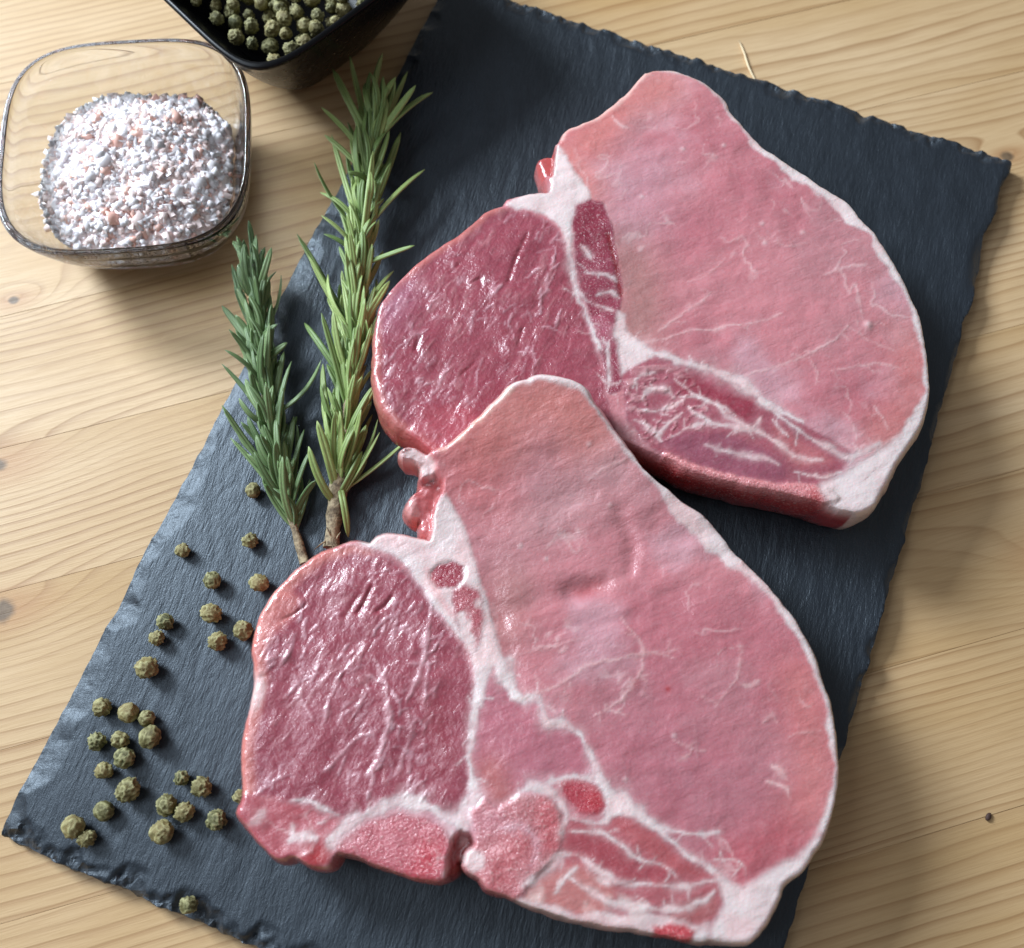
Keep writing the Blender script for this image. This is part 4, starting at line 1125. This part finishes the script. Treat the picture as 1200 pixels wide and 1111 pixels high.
def sprig(stem_px, stem_z, radii, leaves_px, n_fill, label, fill_len, seed, LEAVES, extra=None, ang=(18, 48)):
    g = np.random.default_rng(seed)
    P3 = np.array([[*ground([p], z)[0], z] for p, z in zip(stem_px, stem_z)])
    path = catmull(P3, .003, False); rad = np.interp(np.linspace(0, 1, len(path)), np.linspace(0, 1, len(radii)), radii)
    root = bpy.data.objects.new('rosemary_sprig', None); COL.objects.link(root); root.location = path[0]
    tag(root, label, 'rosemary', 'rosemary sprigs on the slate')
    jag = rad * (1 + .25 * g.uniform(-1, 1, len(rad)))
    v, f = tube(path - path[0], jag, 9); link('stem', np_mesh('stem', v, f), bark, root)
    def add(a, b, wscale=1.0, roll=None):
        d = np.asarray(b) - np.asarray(a); L = np.linalg.norm(d)
        o = link('leaf', LEAVES[int(g.integers(len(LEAVES)))], None, root)
        X = Vector(d).normalized(); Z = Vector((0, 0, 1)); Z = (Z - X * Z.dot(X)).normalized(); Y = Z.cross(X)
        M = Matrix((X, Y, Z)).transposed()
        M = M @ Matrix.Rotation(g.uniform(-.9, .9) if roll is None else roll, 3, 'X')
        ws = wscale * .0192 / L
        o.matrix_local = Matrix.Translation(Vector(np.asarray(a) - path[0])) @ M.to_4x4() @ Matrix.Diagonal((L, L * ws, L * ws, 1))
    # needles read off the photograph
    for (b, t, zb, zt) in leaves_px:
        B = np.array([*ground([b], zb)[0], zb]); T = np.array([*ground([t], zt)[0], zt])
        i = np.argmin(np.hypot(*(path[:, :2] - B[:2]).T)); s = path[i]
        if np.hypot(*(s[:2] - B[:2])) < .006: B = s
        else:                                   # stands off the stem: root it lower down
            B = path[max(0, i - 3)]
        add(B, T, g.uniform(.85, 1.1))
    # the rest in whorls along the stem
    n = len(path)
    for k in range(n_fill):
        t = .10 + .90 * (k + g.random()) / n_fill
        x = t * (n - 1); i = min(int(x), n - 2); s = path[i] + (path[i + 1] - path[i]) * (x - i)
        T = path[min(i + 2, n - 1)] - path[max(i - 2, 0)]; T /= np.linalg.norm(T)
        side = np.cross(T, (0, 0, 1)); side /= np.linalg.norm(side); up = np.cross(side, T)
        phi = g.uniform(-.15, 1.15) * math.pi
        a = R(g.uniform(*ang)) * (1 - .45 * t)
        dr = T * math.cos(a) + (side * math.cos(phi) + up * math.sin(phi)) * math.sin(a)
        L = fill_len * g.uniform(.65, 1.1) * (1 - .35 * max(0, t - .75) * 4 * .5)
        e = s + dr * L
        e[2] = max(e[2], ZS + .0012 if True else 0)
        add(s, e, g.uniform(.75, 1.0))
    if extra: extra(root, path)
    return root

def z3(p): return (240 + p[0] / 3.003, 300 + p[1] / 3.003)
def z2(p): return (240 + p[0] / 3.703, 50 + p[1] / 3.703)
zr = lambda a, b: random.uniform(a, b)
small = [((300, 940), (90, 640)), ((260, 800), (60, 525)), ((250, 760), (180, 630)), ((230, 640), (60, 380)), ((215, 600), (120, 500)), ((225, 500), (70, 330)), ((200, 380), (60, 175)), ((240, 480), (85, 258)), ((190, 300), (95, 30)),
         ((170, 200), (130, 20)), ((200, 380), (210, 10)), ((175, 190), (150, 0)), ((230, 330), (255, 240)), ((250, 380), (290, 305)), ((280, 760), (270, 420)), ((300, 840), (265, 700)), ((310, 880), (315, 710)), ((340, 820), (325, 595)),
         ((335, 920), (390, 790)), ((385, 600), (305, 370)), ((250, 560), (410, 365)), ((180, 200), (180, -75)), ((180, 180), (235, -30)), ((170, 170), (110, -40)), ((215, 420), (235, 170)), ((260, 660), (225, 470)), ((300, 860), (250, 650))]
sprig([(357, 660), (346, 622), (336, 585), (326, 545), (317, 500), (309, 450), (303, 400), (298, 345), (296, 318)], [.0078, .0082, .0090, .0100, .0110, .0120, .0128, .0135, .0140], [.0013, .0012, .0011, .0011, .0010, .0009, .0007],
      [(z3(b), z3(t), .0100, zr(.0085, .022)) for b, t in small], 128, 'smaller rosemary sprig with dark green needles and a thin bare stem', .0190, 21, DARK_NEEDLES, None, (12, 40))
big = [(z2(b), z2(t), .016, zr(.014, .027)) for b, t in [((640, 330), (630, 60)), ((600, 350), (555, 115)), ((745, 480), (715, 130)), ((760, 400), (772, 45)), ((770, 480), (880, 125)), ((830, 370), (915, 185)), ((850, 330), (990, 215)), ((590, 420), (505, 280)), ((600, 470), (520, 400)),
       ((620, 760), (620, 345)), ((590, 690), (550, 400)), ((640, 850), (475, 520)), ((590, 700), (500, 650)), ((700, 800), (770, 520)), ((720, 850), (850, 390)), ((740, 850), (955, 550)), ((690, 720), (720, 560)), ((650, 900), (505, 750)), ((670, 950), (730, 470)),
       ((720, 970), (910, 880)), ((560, 1120), (400, 830)), ((610, 980), (515, 830)), ((700, 600), (740, 430)), ((680, 640), (620, 560))]]
big += [(z3(b), z3(t), .012, zr(.010, .022)) for b, t in [((420, 860), (365, 670)), ((405, 830), (395, 580)), ((450, 690), (415, 380)), ((440, 440), (410, 200)), ((480, 820), (475, 545)), ((500, 790), (550, 540)), ((440, 540), (430, 380)),
        ((500, 610), (470, 420)), ((420, 350), (350, 235)), ((510, 420), (430, 150)), ((520, 390), (560, 105)), ((560, 440), (595, 270)), ((520, 300), (365, 0)), ((540, 200), (545, 20))]]
big += [(z3((495, 825)), z3((712, 648)), .010, .013), (z3((525, 810)), z3((505, 990)), .010, .0085)]
def frayed(root, path):
    g = np.random.default_rng(5)
    for k in range(7):
        a = path[0] + np.array([g.uniform(-.0016, .0016), g.uniform(0, .006), .0008]); b = a + np.array([g.uniform(-.004, .002), g.uniform(-.004, .004), g.uniform(0, .002)])
        v, f = tube([a - path[0], (a + b) / 2 - path[0] + (0, 0, .0006), b - path[0]], [.0003, .00025, .0001], 5)
        link('root_hair', np_mesh('root_hair', v, f), bark, root)
sprig([(388, 642), (392, 605), (397, 565), (403, 520), (409, 470), (414, 420), (418, 360), (422, 300), (428, 240), (434, 185), (440, 140)], [.0090, .0092, .0100, .0110, .0120, .0130, .0140, .0150, .0160, .0170, .0180], [.0026, .0022, .0018, .0015, .0013, .0012, .0010, .0008],
      big, 215, 'taller bushy rosemary sprig with a woody frayed base beside the far chop', .0215, 22, BRIGHT_NEEDLES, frayed, (10, 36))

# ------------------------------------------------------------------ crumbs on the table
def crumb(px, s, col, label):
    g = np.random.default_rng(int(px[0])); bm = bmesh.new(); bmesh.ops.create_icosphere(bm, subdivisions=2, radius=1)
    V = np.array([v.co[:] for v in bm.verts]); F = [[v.index for v in f.verts] for f in bm.faces]; bm.free()
    V = V * (1 + .35 * fbm(V[:, 0] * 2, V[:, 1] * 2, V[:, 2] * 2, seed=int(px[0])))[:, None] * s
    m = NT('crumb'); mt = m.set(Base__Color=col, Roughness=.7)
    q = ground([px], 0)[0]; o = link('crumb', np_mesh('crumb', V, F), mt, None, (q[0], q[1], s[2] * .7 + .0002)); o.rotation_euler[2] = 1.0
    tag(o, label, 'crumb')
crumb((1157, 957), np.array((.0011, .0007, .0005)), srgb(70, 48, 42), 'tiny dark crumb alone on the bare table')
def fibre():
    pts = [(866, 48), (872, 62), (877, 78), (886, 96)]
    P = catmull(np.array([[*ground([p], .0006)[0], .0006] for p in pts]), .002, False)
    v, f = tube(P - P[0], np.interp(np.linspace(0, 1, len(P)), [0, .5, 1], [.0002, .0004, .0002]), 6)
    m = NT('straw_fibre'); mt = m.set(Base__Color=srgb(236, 214, 174), Roughness=.5)
    o = link('fibre', np_mesh('fibre', v, f), mt, None, P[0]); tag(o, 'thin pale straw-like fibre lying on the table at the far slate edge', 'fibre')
fibre()
